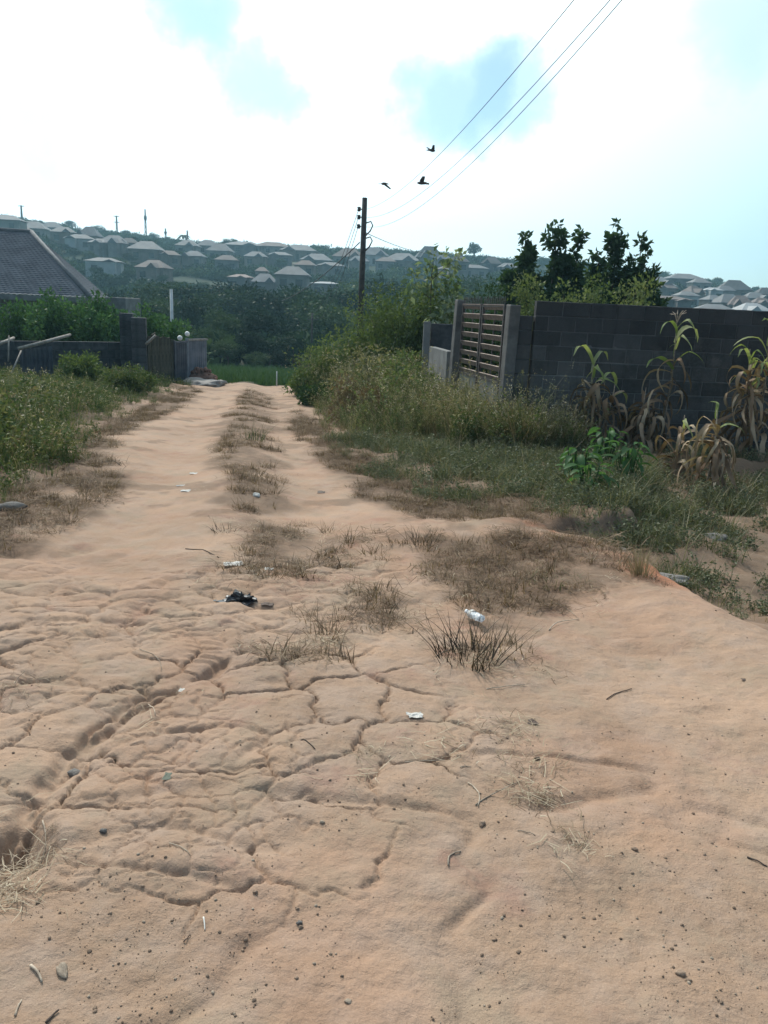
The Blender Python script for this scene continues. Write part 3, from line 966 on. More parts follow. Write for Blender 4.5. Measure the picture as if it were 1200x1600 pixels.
# short lower return wall up to the gate pillar
rx0 = float(at(803, 500, 13.8)[0])
rtop = float(at(820, 477, 13.8)[2])
ret = thing('block_wall', (rx0, 13.8, WALL_Z0), 'short lower stub of block wall between the gate and the tall wall', 'wall')
RL = wx0 - rx0 - .02
nrow = int((rtop - WALL_Z0) / COURSE)
MB().box((0.01, .02, 0), (RL - .01, .17, nrow * COURSE - .008)).build('mortar', MAT['mortar'], ret)
hm = bevel(MB().box((0, 0, 0), (RL - .01, .19, COURSE - .014)).mesh('block', MAT['block']), .008)
for r_ in range(nrow):
    o = link(bpy.data.objects.new('block', hm), ret); o.location = (.005, rnd.uniform(-.004, .004), r_ * COURSE + .007)

# ------------------------------------------------------------------ gate with its two pillars
GR = np.array((float(at(790, 500, 13.95)[0]), 13.95)); GL = np.array((float(at(722, 500, 16.3)[0]), 16.3))
ztop_r = float(at(795, 476, 13.8)[2]); ztop_l = float(at(712, 468, 16.4)[2])
for (px, Y, zt, wpx, lab) in ((796, 13.72, ztop_r, .19, 'grey concrete gate pillar beside the block wall'), (711, 16.42, ztop_l, .17, 'leaning grey concrete gate pillar on the bush side of the gate')):
    X = float(at(px, 520, Y)[0])
    m_ = bevel(MB().box((-wpx / 2, -wpx / 2, 0), (wpx / 2, wpx / 2, zt - WALL_Z0)).mesh('gate_pillar', MAT['pillar_grey']), .012)
    o = link(bpy.data.objects.new('gate_pillar', m_)); o.location = (X, Y, WALL_Z0); o.rotation_euler = (0, R(1.5) if px < 750 else R(.8), R(15))
    tag(o, lab, 'pillar', 'pillars of the metal gate')
gv = GL - GR; glen = float(np.linalg.norm(gv)); gyaw = math.atan2(gv[1], gv[0])
gz0 = WALL_Z0 + .08
gate = thing('metal_gate', (GR[0], GR[1], gz0), 'grey metal double gate with horizontal louvres and a row of spikes on top', 'gate', rz=gyaw)
GH = (ztop_r + ztop_l) / 2 - gz0 - .03
zmid = GH * .47
for k in range(2):
    a0, a1 = .04 + k * glen / 2, glen / 2 - .03 + k * glen / 2
    f_ = MB()
    for (u0, u1) in ((a0, a0 + .045), (a1 - .045, a1)):
        f_.box((u0, -.025, 0), (u1, .025, GH))
    for zz in (0, zmid - .02, GH - .05):
        f_.box((a0 + .045, -.022, zz), (a1 - .045, .022, zz + .05))
    f_.build('frame', MAT['iron'], gate)
    MB().box((a0 + .047, -.008, .052), (a1 - .047, .008, zmid - .022)).build('sheet', MAT['gate_sheet'], gate)
    mid = (a0 + a1) / 2
    MB().box((mid - .02, -.03, zmid + .032), (mid + .02, -.012, GH - .052)).build('upright', MAT['iron'], gate)
    ns = 8
    sm = MB().box((a0 + .047, -.012, -.048), (a1 - .047, .010, .048)).mesh('louvre', MAT['gate_bar'])
    for i in range(ns):
        o = link(bpy.data.objects.new('louvre', sm), gate)
        o.location = (0, 0, zmid + .075 + i * (GH - zmid - .12) / (ns - 1) - .01); o.rotation_euler = (R(-24), 0, 0)
    spm = MB().add([(-.008, -.006, 0), (.008, -.006, 0), (.008, .006, 0), (-.008, .006, 0), (-.010, -.007, .09), (.010, -.007, .09), (.010, .007, .09), (-.010, .007, .09), (0, 0, .14)],
                   [(0, 1, 5, 4), (1, 2, 6, 5), (2, 3, 7, 6), (3, 0, 4, 7), (4, 5, 8), (5, 6, 8), (6, 7, 8), (7, 4, 8), (0, 3, 2, 1)]).mesh('spike', MAT['iron'])
    nsp = 12
    for i in range(nsp):
        o = link(bpy.data.objects.new('spike', spm), gate); o.location = (a0 + .05 + i * (a1 - a0 - .1) / (nsp - 1), 0, GH)

# low plastered wall and a dark wall with its post beyond the gate
p0, p1 = at(704, 549, 16.7), at(676, 537, 18.6)
v_ = p1 - p0; ln = math.hypot(v_[0], v_[1]); yaw = math.atan2(v_[1], v_[0])
o = link(bpy.data.objects.new('low_wall', bevel(MB().box((0, -.07, 0), (ln, .07, p0[2] + 1.1)).mesh('low_wall', MAT['render_grey']), .01)))
o.location = (p0[0], p0[1], -1.1); o.rotation_euler = (0, 0, yaw); tag(o, 'low pale plastered wall running back from the gate pillar into the bushes', 'wall')
p0, p1 = at(668, 505, 19.1), at(712, 508, 18.9)
o = link(bpy.data.objects.new('side_wall', bevel(MB().box((0, -.09, 0), (p1[0] - p0[0], .09, p0[2] + 1.2)).mesh('side_wall', MAT['dark_block']), .01)))
o.location = (p0[0] + .09, 19.1, -1.2); tag(o, 'dark shoulder high wall behind the leaning gate pillar', 'wall')
o = link(bpy.data.objects.new('wall_post', bevel(MB().box((-.08, -.1, 0), (.08, .1, p0[2] + 1.24)).mesh('wall_post', MAT['render_grey']), .012)))
o.location = (p0[0] - .01, 19.0, -1.2); tag(o, 'square grey concrete post ending the dark wall among the bushes', 'post')


# ------------------------------------------------------------------ utility poles, wires, birds
def wire(p, q, sag, r=.008, n=24):
    p, q = Vector(p), Vector(q)
    return [p.lerp(q, i / n) + Vector((0, 0, -sag * 4 * (i / n) * (1 - i / n))) for i in range(n + 1)]


PY = 32.0
ptop = at(570, 309, PY); pbx = ptop[0]; pbz = h1(pbx, PY)
pole = thing('utility_pole', (pbx, PY, pbz - .1), 'tall dark wooden utility pole rising above the bushes', 'utility pole')
ph = ptop[2] - pbz + .1
MB().tube([(0, 0, 0), (0, 0, ph * .5), (0, 0, ph)], [.13, .115, .095], 10).build('post', MAT['wood_pole'], pole, True)
INS = []
for py in (327, 339.5, 354):
    z = at(566, py, PY)[2] - pbz + .1
    MB().box((-.24, -.02, z - .02), (.10, .02, z + .02)).build('bracket', MAT['iron'], pole)
    MB().tube([(-.20, 0, z - .08), (-.20, 0, z - .03), (-.20, 0, z), (-.20, 0, z + .05), (-.20, 0, z + .08)], [.05, .075, .05, .075, .045], 8).build('insulator', MAT['wood_pole'], pole, True)
    INS.append((pbx - .16, PY - .02, z + pbz - .1))
for (py, w) in ((356, .32), (380, .36)):
    z = at(566, py, PY)[2] - pbz + .1
    MB().tube([(.08, 0, z - .28), (.25, 0, z - .10), (.34, 0, z + .1), (.26, 0, z + .24), (.08, 0, z + .18)], .025, 6).build('cable_loop', MAT['wire'], pole, True)
for i, (ix, iy, iz) in enumerate(INS):
    end = at((1120, 1200, 1215)[i], (-280, -290, -290)[i], 7.0)
    P_ = wire((ix + .2, iy, iz), end, (.55, .75, .85)[i])
    tag(MB().tube(P_, .0052, 5).build('power_line', MAT['wire'], None, True), ('thin black power line from the highest insulator of the tall pole', 'thin black power line from the middle insulator of the tall pole', 'thin black power line from the lowest insulator of the tall pole')[i], 'cable', 'power lines from the pole')
P2Y = 66.0
p2t = at(488, 489, P2Y); p2z = float(base_h(np.array([p2t[0]]), np.array([P2Y]))[0])
pole2 = thing('utility_pole', (p2t[0], P2Y, p2z - .1), 'short distant utility pole among the valley trees', 'utility pole')
MB().tube([(0, 0, 0), (0, 0, p2t[2] - p2z + .1)], [.09, .075], 8).build('post', MAT['wood_pole'], pole2, True)
MB().box((-.4, -.03, p2t[2] - p2z - .45), (.4, .03, p2t[2] - p2z - .39)).build('cross_arm', MAT['iron'], pole2)
for i, (ix, iy, iz) in enumerate(INS):
    tag(MB().tube(wire((ix - .05, iy, iz), (p2t[0] - .4 + .4 * i, P2Y - .05, p2t[2] - .35), 1.0), .010, 5).build('power_line', MAT['wire'], None, True),
        'faint power line dropping from the %s insulator of the tall pole towards the distant pole' % ('highest', 'middle', 'lowest')[i], 'cable', 'power lines down into the valley')
tag(MB().tube(wire(at(562, 379, PY - .1), at(440, 470, 60), .3), .022, 5).build('service_cable', MAT['wire'], None, True), 'thick dark cable slanting down to the left from the tall pole', 'cable')
tag(MB().tube(wire(at(572, 364, PY - .1), at(676, 396, 70), .2), .014, 5).build('service_cable', MAT['wire'], None, True), 'dark cable slanting away to the right from the tall pole', 'cable')


def bird(px, py, Y, span, flap, yaw, lab, roll=0.0):
    b_ = MB()
    b_.tube([(0, -.16, 0), (0, -.12, .012), (0, 0, .02), (0, .09, .025), (0, .14, .035), (0, .18, .03)], [.02, .035, .05, .042, .03, .006], 8)
    for s in (-1, 1):
        pr = [(0.03, .06, -.06), (.22, .08, -.09), (.5, -.02, -.12)]
        top = []
        for (u, f, bk) in pr:
            z = .03 + flap * (u / .5) ** (1.4)
            top += [(s * u * span, f, z), (s * u * span * .98, bk, z - .01)]
        vs = top + [(x, y, z - .012) for x, y, z in top]
        fs = [(0, 1, 3, 2), (2, 3, 5, 4), (6, 8, 9, 7), (8, 10, 11, 9), (0, 2, 8, 6), (2, 4, 10, 8), (1, 7, 9, 3), (3, 9, 11, 5), (4, 5, 11, 10), (0, 6, 7, 1)]
        b_.add(vs, fs)
    b_.add([(-.03, -.14, .005), (.03, -.14, .005), (.05, -.26, 0), (-.05, -.26, 0), (-.03, -.14, -.01), (.03, -.14, -.01), (.05, -.26, -.008), (-.05, -.26, -.008)], [(0, 1, 2, 3), (7, 6, 5, 4), (0, 3, 7, 4), (1, 5, 6, 2), (2, 6, 7, 3), (0, 4, 5, 1)])
    o = b_.build('bird', MAT['feather'])
    o.location = [float(v) for v in at(px, py, Y)]; o.rotation_euler = (0, roll, yaw)
    return tag(o, lab, 'bird', 'birds flying round the pole')


bird(600, 288, 30, .52, -.10, R(35), 'dark bird with drooped wings flying just above the pole top', R(12))
bird(675, 236, 29, .28, .12, R(-40), 'small dark bird flying highest beside the upper power line', R(-10))
bird(659, 287, 29, .28, .16, R(70), 'small dark bird flying between the two lower power lines', R(30))

# ------------------------------------------------------------------ left side: walls, boards, zinc gate, rubble
LY = 24.0


def lwall(px0, px1, pyt, Y0, Y1, name, label, mat, thick=.16, block=True):
    a, b_ = at(px0, pyt[0], Y0), at(px1, pyt[1], Y1)
    v = b_ - a; ln = math.hypot(v[0], v[1]); zb = min(h1(a[0], Y0), h1(b_[0], Y1)) - .15
    t = thing(name, (a[0], a[1], zb), label, 'wall', rz=math.atan2(v[1], v[0]))
    hgt = (a[2] + b_[2]) / 2 - zb
    MB().box((.01, -thick / 2 + .012, 0), (ln - .01, thick / 2 - .012, hgt - .01)).build('mortar', MAT['mortar'], t)
    nr_ = max(2, int(round(hgt / .24))); ch = hgt / nr_; nb = max(1, int(round(ln / .46))); bw = ln / nb
    m_ = bevel(MB().box((0, -thick / 2, 0), (bw - .014, thick / 2, ch - .014)).mesh('block', mat), .008)
    for r_ in range(nr_):
        for q in range(nb + (r_ % 2)):
            x0 = q * bw - (bw / 2 if r_ % 2 else 0)
            if x0 < -.01 or x0 + bw > ln + .01:
                continue
            o = link(bpy.data.objects.new('block', m_), t); o.location = (x0 + .007, rnd.uniform(-.005, .005), r_ * ch + .007)
    return t


lwall(-60, 190, (528, 537), 23.5, 26.2, 'low_block_wall', 'low dark block wall under the cassava on the left', MAT['dark_block'])
for (px, pyt, Y, w, lab) in ((197.5, 489, 26.0, .40, 'taller dark blockwork gate pillar on the left verge'), (217, 496, 25.6, .44, 'slightly lower dark blockwork pillar joined to the taller one')):
    a = at(px, pyt, Y); zb = h1(a[0], Y) - .15
    t = thing('block_pillar', (a[0], Y, zb), lab, 'pillar', 'dark pillars of the left entrance', R(12))
    nr_ = int(round((a[2] - zb) / .24)); ch = (a[2] - zb) / nr_
    m_ = bevel(MB().box((-w / 2, -w / 2, 0), (w / 2, w / 2, ch - .012)).mesh('block', MAT['dark_block']), .01)
    MB().box((-w / 2 + .015, -w / 2 + .015, 0), (w / 2 - .015, w / 2 - .015, a[2] - zb - .02)).build('mortar', MAT['mortar'], t)
    for r_ in range(nr_):
        o = link(bpy.data.objects.new('block', m_), t); o.location = (rnd.uniform(-.006, .006), rnd.uniform(-.006, .006), r_ * ch + .006)


def corr_sheet(w, h, mat, pitch=.076, amp=.014, name='sheet', top=None):
    n = max(6, int(w / pitch * 4))
    vs, fs = [], []
    for i in range(n + 1):
        x = w * i / n; y = amp * math.sin(2 * math.pi * x / pitch)
        ht = h if top is None else top(x / w) * h
        vs += [(x, y, 0), (x, y, ht), (x, y + .006, ht), (x, y + .006, 0)]
    for i in range(n):
        a = i * 4; b = a + 4
        fs += [(a, b, b + 1, a + 1), (a + 1, b + 1, b + 2, a + 2), (a + 2, b + 2, b + 3, a + 3), (a + 3, b + 3, b, a)]
    fs += [(0, 1, 2, 3), (n * 4 + 3, n * 4 + 2, n * 4 + 1, n * 4)]
    return MB().add(vs, fs).mesh(name, mat, False)


# board fence of uneven upright planks
a, b_ = at(230, 527, 25.6), at(272, 533, 27.0)
v = b_ - a; ln = math.hypot(v[0], v[1]); zb = h1(a[0], 25.6) - .15
t = thing('board_fence', (a[0], a[1], zb), 'dark fence of rough upright boards with ragged slanting tops', 'fence', rz=math.atan2(v[1], v[0]))
nb = 7; hb = a[2] - zb
for i in range(nb):
    w = ln / nb
    hh = hb * (1 + (.02, .05, .03, -.02, .01, -.03, -.05)[i])
    s = (.0, .07, -.02, .03, -.04, .02, -.02)[i]
    m_ = MB().add([(0, -.015, 0), (w - .012, -.015, 0), (w - .012, .015, 0), (0, .015, 0), (0, -.015, hh), (w - .012, -.015, hh + s), (w - .012, .015, hh + s), (0, .015, hh)],
                  [(0, 3, 2, 1), (4, 5, 6, 7), (0, 1, 5, 4), (1, 2, 6, 5), (2, 3, 7, 6), (3, 0, 4, 7)]).mesh('board', MAT['board_dark'])
    o = link(bpy.data.objects.new('board', m_), t); o.location = (i * w, rnd.uniform(-.012, .012), 0)
MB().box((0, .02, hb * .35), (ln, .06, hb * .35 + .08)).build('rail', MAT['board_dark'], t)
tag(MB().tube([tuple(at(228, 538, 25.3)), tuple(at(243, 524, 25.3))], [.045, .035], 6).build('loose_plank', MAT['wood_grey'], None, True), 'pale loose plank leaning on top of the board fence', 'plank')
# dark metal panel, then the pale zinc sheet
for (pa, pb, Ya, Yb, mat, nm, lab) in (((273, 533), (291, 529), 27.0, 27.6, 'zinc_dark', 'zinc_fence', 'dark corrugated metal panel between the board fence and the pale sheet'),
                                       ((293, 529), (323, 527), 27.7, 28.6, 'zinc', 'zinc_gate', 'pale corrugated zinc gate at the end of the left fence')):
    a, b_ = at(*pa, Ya), at(*pb, Yb); v = b_ - a; ln = math.hypot(v[0], v[1]); zb = h1(a[0], Ya) - .1
    t = thing(nm, (a[0], a[1], zb), lab, 'fence panel' if nm == 'zinc_fence' else 'gate', rz=math.atan2(v[1], v[0]))
    link(bpy.data.objects.new('sheet', corr_sheet(ln, a[2] - zb, MAT[mat], .11, .022)), t)
    MB().box((-.07, -.05, 0), (-.005, .04, a[2] - zb + .02)).build('post', MAT[mat], t)
    MB().box((0, -.06, a[2] - zb - .07), (ln, -.03, a[2] - zb - .01)).build('rail', MAT['zinc_dark' if nm == 'zinc_fence' else 'wood_grey'], t)
for (px, py, Y, r_, lab) in ((281, 528.5, 27.2, .085, 'lower of two white enamel bowls hung on the left fence top'), (292.5, 522, 27.75, .085, 'upper of two white enamel bowls hung on the left fence top')):
    c_ = at(px, py, Y)
    prof = [(0, 0), (.55, .05), (.85, .25), (1.0, .55), (.93, .55), (.8, .3), (.5, .12), (0, .08)]
    vs, fs = [], []
    for (q, z) in prof:
        for k in range(12):
            an = k * math.pi / 6; vs.append((q * r_ * math.cos(an), z * r_, q * r_ * math.sin(an)))
    for i in range(len(prof) - 1):
        for k in range(12):
            fs.append((i * 12 + k, i * 12 + (k + 1) % 12, (i + 1) * 12 + (k + 1) % 12, (i + 1) * 12 + k))
    o = MB().add(vs, fs).build('bowl', MAT['white_enamel'], None, True); o.location = [float(q) for q in c_]; o.rotation_euler = (R(8), 0, R(10))
    tag(o, lab, 'bowl', 'white bowls on the left fence')
# leaning sheet pieces and planks by the left wall
a = at(30, 549, 21.5); zb = h1(a[0], 21.5) - .1
t = thing('zinc_fence', (a[0], 21.5, zb), 'dark corrugated sheet standing in the weeds below a grey plank', 'fence panel', rz=R(14))
link(bpy.data.objects.new('sheet', corr_sheet(.82, a[2] - zb + .18, MAT['zinc_dark'], .11, .02, top=lambda q: .86 + .13 * q)), t)
tag(MB().tube([tuple(at(28, 545, 21.3)), tuple(at(60, 537, 21.5)), tuple(at(110, 523, 22.4))], [.055, .05, .04], 6).build('plank', MAT['wood_grey'], None, True), 'long weathered grey pole laid along the top of the dark sheet', 'pole')
tag(MB().tube([tuple(at(-40, 552, 21.3)), tuple(at(0, 537, 21.4)), tuple(at(22, 528, 21.9))], [.05, .05, .04], 6).build('plank', MAT['wood_grey'], None, True), 'short grey pole end resting on the low wall at the edge of the picture', 'pole')
tag(MB().tube([tuple(at(18, 583, 20.6)), tuple(at(33, 548, 21.2))], [.022, .02], 6).build('prop_stick', MAT['wood_grey'], None, True), 'thin pale stick propped against the grey pole', 'stick')
tag(MB().tube([tuple(at(13, 565, 20.8)), tuple(at(14, 524, 21.0))], [.022, .018], 6).build('stake', MAT['wood_grey'], None, True), 'thin upright grey stake at the left edge of the picture', 'stake')
# pale post, white stake, slab, rubble
a = at(267.5, 452, 34); zb = h1(a[0], 34) - .2
tag(MB().tube([(a[0], 34, zb), tuple(a)], [.075, .06], 8).build('concrete_post', MAT['post_pale'], None, True), 'slim pale upright post above the board fence', 'post')
a = at(432.5, 580, 28.6); zb = h1(a[0], 28.6) - .1
tag(MB().tube([(a[0], 28.6, zb), tuple(a)], [.024, .02], 6).build('marker_stake', MAT['post_pale'], None, True), 'short white marker stake at the far end of the track', 'stake')
a = gr(318, 600)
bm = bmesh.new(); bmesh.ops.create_icosphere(bm, subdivisions=4, radius=1)
for v in bm.verts:
    q = fbm(np.array([v.co.x * 3.0]), np.array([v.co.y * 3.0 + v.co.z]), 3, 77)[0]
    v.co = Vector((v.co.x * .75 * (1 + .4 * q), v.co.y * .9 * (1 + .4 * q), v.co.z * .16 * (1 + .8 * q)))
m_ = bpy.data.meshes.new('sand_heap'); bm.to_mesh(m_); bm.free(); m_.materials.append(MAT['slab']); m_.shade_smooth()
o = link(bpy.data.objects.new('sand_heap', m_)); o.location = (a[0], a[1], h1(*a)); tag(o, 'low pale grey mound of spilt sand at the foot of the zinc gate', 'sand heap')
rb = thing('rubble_pile', (float(at(315, 580, 28.0)[0]), 28.0, h1(float(at(315, 580, 28.0)[0]), 28.0) - .05), 'heap of reddish brown rubble in front of the pale zinc gate', 'rubble')
lm = [lump('lump', MAT['rubble'], g1, 2, .8, .4) for _ in range(4)]
bm = bmesh.new(); bmesh.ops.create_icosphere(bm, subdivisions=3, radius=1)
for v in bm.verts:
    q = fbm(np.array([v.co.x * 2.5]), np.array([v.co.y * 2.5 + v.co.z]), 3, 78)[0]
    v.co = Vector((v.co.x * .52, v.co.y * .42, v.co.z * .56)) * (1 + .35 * q)
m_ = bpy.data.meshes.new('heap'); bm.to_mesh(m_); bm.free(); m_.materials.append(MAT['rubble']); m_.shade_smooth()
link(bpy.data.objects.new('heap', m_), rb)
for i in range(60):
    th, ph_ = rnd.random() * 6.283, rnd.random() ** .6 * 1.5
    o = link(bpy.data.objects.new('lump', lm[i % 4]), rb)
    o.location = (.50 * math.cos(th) * math.sin(ph_) + rnd.gauss(0, .03), .40 * math.sin(th) * math.sin(ph_), max(.02, .56 * math.cos(ph_)))
    s = rnd.uniform(.07, .17); o.scale = (s, s, s); o.rotation_euler = (rnd.random() * 6, rnd.random() * 6, rnd.random() * 6)

# ------------------------------------------------------------------ tiled roof house on the left
A_ = at(140, 466, 39.0)
HYAW = R(14)
ridge_z = float(at(56, 364, 43.0)[2]); ez = float(A_[2])
house = thing('tiled_roof_house', (A_[0], A_[1], h1(float(A_[0]), 39.0) - .3), 'near house with a big dark tiled hip roof behind the cassava', 'house', rz=HYAW)
oz = house.location[2]
exl, er_x, front, back, rz_, HY, INSET = -17.0, 0.0, 0.0, 9.6, ridge_z, 4.8, 3.2
rr_ = (-INSET, HY, rz_)


def hl(x, y, z):
    return (x, y, z - oz)


MB().box(hl(exl, front + .6, oz), hl(-.6, back - .6, ez - .04)).build('wall', MAT['render_grey'], house)
roofA = hl(-INSET, HY, rz_)
# tiled slopes built as stepped rows with rolls, front and right-hand hip


def tiled(c00, c10, c01, c11, rows, cols, name):
    """bilinear patch c00..c10 along eave, c01..c11 along ridge, tile relief along its normal"""
    c00, c10, c01, c11 = [np.array(c) for c in (c00, c10, c01, c11)]
    nrm_ = unit(np.cross(c10 - c00, c01 - c00))
    sub_r = 3
    vs = []
    us = np.linspace(0, 1, cols * 4 + 1)
    vv = []
    for r_ in range(rows):
        vv += [(r_ + .02, .045), (r_ + .5, .022), (r_ + .98, .0)]
    grid = []
    for (t, lift) in vv:
        t = t / rows
        a_ = c00 + (c01 - c00) * t; b_ = c10 + (c11 - c10) * t
        ln_ = np.linalg.norm(b_ - a_); ln0 = np.linalg.norm(c10 - c00)
        for u in us:
            wv_ = .028 * abs(math.sin(math.pi * u * cols * 1.0))
            grid.append(a_ + (b_ - a_) * u + nrm_ * (lift + wv_))
    nu = len(us); nv = len(vv)
    i0 = (np.arange(nv - 1)[:, None] * nu + np.arange(nu - 1)[None, :]).ravel()
    F_ = np.stack([i0, i0 + 1, i0 + nu + 1, i0 + nu], 1)
    return link(bpy.data.objects.new(name, np_mesh(name, np.array(grid), F_, MAT['roof_tile'])), house)


tag(tiled(hl(exl, front, ez), hl(er_x, front, ez), hl(exl, HY, rz_), roofA, 34, 70, 'roof_slope'), None)
tiled(hl(er_x, front, ez), hl(er_x, back, ez), roofA, hl(rr_[0], HY + .02, rz_), 34, 36, 'roof_slope')
ob_a, ob_b = at(164, 464, 41.5), at(196, 466, 41.5)
o = link(bpy.data.objects.new('outbuilding', bevel(MB().box((0, 0, 0), (float(ob_b[0] - ob_a[0]), 2.5, float(ob_a[2]) + 3.2)).mesh('outbuilding', MAT['render_grey']), .02)))
o.location = (ob_a[0], 41.5, -3.2); tag(o, 'plain grey flat topped outbuilding at the right end of the tiled house', 'outbuilding')
MB().add([hl(er_x, back, ez), hl(exl, back, ez), hl(exl, HY, rz_), roofA], [(0, 1, 2, 3)]).build('roof_slope', MAT['roof_tile'], house)
MB().tube([hl(er_x + .03, front - .03, ez + .05), tuple(np.array(roofA) + (0, 0, .05))], [.11, .11], 8).build('ridge_cap', MAT['ridge_cap'], house, True)
MB().tube([hl(exl, HY, rz_ + .04), tuple(np.array(roofA) + (.05, 0, .04))], [.11, .11], 8).build('ridge_cap', MAT['ridge_cap'], house, True)
MB().box(hl(exl, front - .06, ez - .22), hl(er_x + .04, front - .02, ez + .02)).build('fascia', MAT['render_grey'], house)
MB().box(hl(er_x, front - .02, ez - .22), hl(er_x + .05, back, ez + .02)).build('fascia', MAT['render_grey'], house)


# ------------------------------------------------------------------ houses on the far hill
ROOFS = {k: plain('roof_' + k, c1, c2, .35, .75) for k, (c1, c2) in {
    'pale': ((.12, .12, .12), (.185, .18, .175)), 'grey': ((.11, .11, .115), (.17, .17, .17)), 'brown': ((.10, .078, .07), (.15, .118, .105)),
    'dark': ((.055, .055, .055), (.09, .09, .09)), 'rust': ((.16, .115, .10), (.22, .165, .145)), 'white': ((.28, .28, .275), (.36, .36, .35))}.items()}
WALLS = {k: plain('wall_' + k, c1, c2, .5, .9) for k, (c1, c2) in {
    'cream': ((.18, .165, .145), (.26, .24, .21)), 'bare': ((.13, .12, .115), (.2, .185, .17)), 'white': ((.32, .315, .30), (.42, .41, .39)), 'tan': ((.16, .13, .105), (.23, .19, .155))}.items()}
win_mesh = MB().box((-.75, -.05, 0), (.75, .03, 1.5)).mesh('window', MAT['glass_dark'])
sill_mesh = MB().box((-.85, -.12, -.12), (.85, .04, -.004)).mesh('sill', WALLS['white'])
door_mesh = MB().box((-.5, -.06, 0), (.5, .03, 2.1)).mesh('door', MAT['iron'])


def far_house(px, py, wpx, roof, wallm, label, storeys=1, rh=.24, yaw=0.0, dep=.8, lo=120.0, ridge=.35):
    hs = 3.5 * storeys
    w = 12.0
    for _ in range(3):
        x, y = hit(px, py, hs + .7 + rh * w, lo)
        w = wpx / 1250.0 * y * 1.1
    d = w * dep
    z = float(base_h(np.array([x]), np.array([y]))[0]) - .9
    hz = hs + 1.6
    t = thing('hillside_house', (x, y + d / 2, z), label, 'house', 'houses on the far hillside', yaw)
    ww, dd = w * .90, d * .90
    MB().box((-ww / 2, -dd / 2, -2.0), (ww / 2, dd / 2, hz)).build('wall', WALLS[wallm], t)
    r_ = w * rh; k = ridge * w / 2
    vs = [(-w / 2, -d / 2, hz), (w / 2, -d / 2, hz), (w / 2, d / 2, hz), (-w / 2, d / 2, hz), (-k, 0, hz + r_), (k, 0, hz + r_),
          (-w / 2, -d / 2, hz - .18), (w / 2, -d / 2, hz - .18), (w / 2, d / 2, hz - .18), (-w / 2, d / 2, hz - .18)]
    MB().add(vs, [(0, 1, 5, 4), (1, 2, 5), (2, 3, 4, 5), (3, 0, 4), (6, 7, 1, 0), (7, 8, 2, 1), (8, 9, 3, 2), (9, 6, 0, 3), (9, 8, 7, 6)]).build('roof', ROOFS[roof], t)
    if (px * 7 + py) % 3 != 0:
        sg = -1 if (px + py) % 2 else 1
        pw, pd, ph_ = w * .34, 2.6, hs * .96 + 1.6
        cx_ = sg * ww * .22
        MB().box((cx_ - pw * .44, -dd / 2 - pd + .4, -2.0), (cx_ + pw * .44, -dd / 2 - .004, ph_ - .05)).build('porch', WALLS[wallm], t)
        y0_, y1_, rz2 = -dd / 2 - pd, -d * .18, ph_ + r_ * .62
        MB().add([(cx_ - pw / 2, y0_, ph_), (cx_ + pw / 2, y0_, ph_), (cx_ + pw / 2, y1_, ph_), (cx_ - pw / 2, y1_, ph_), (cx_, y0_, rz2), (cx_, y1_, rz2)],
                 [(0, 1, 4), (1, 2, 5, 4), (2, 3, 5), (3, 0, 4, 5), (3, 2, 1, 0)]).build('roof', ROOFS[roof], t)
    n = max(2, int(ww / 3.4))
    for s in range(storeys):
        for i in range(n):
            u = -ww / 2 + ww * (i + .5) / n
            if s == 0 and i == n // 2 and n > 2:
                o = link(bpy.data.objects.new('door', door_mesh), t); o.location = (u, -dd / 2, 1.65)
            else:
                o = link(bpy.data.objects.new('window', win_mesh), t); o.location = (u, -dd / 2, 1.6 + 3.5 * s + 1.0)
                link(bpy.data.objects.new('sill', sill_mesh), o)
    return t


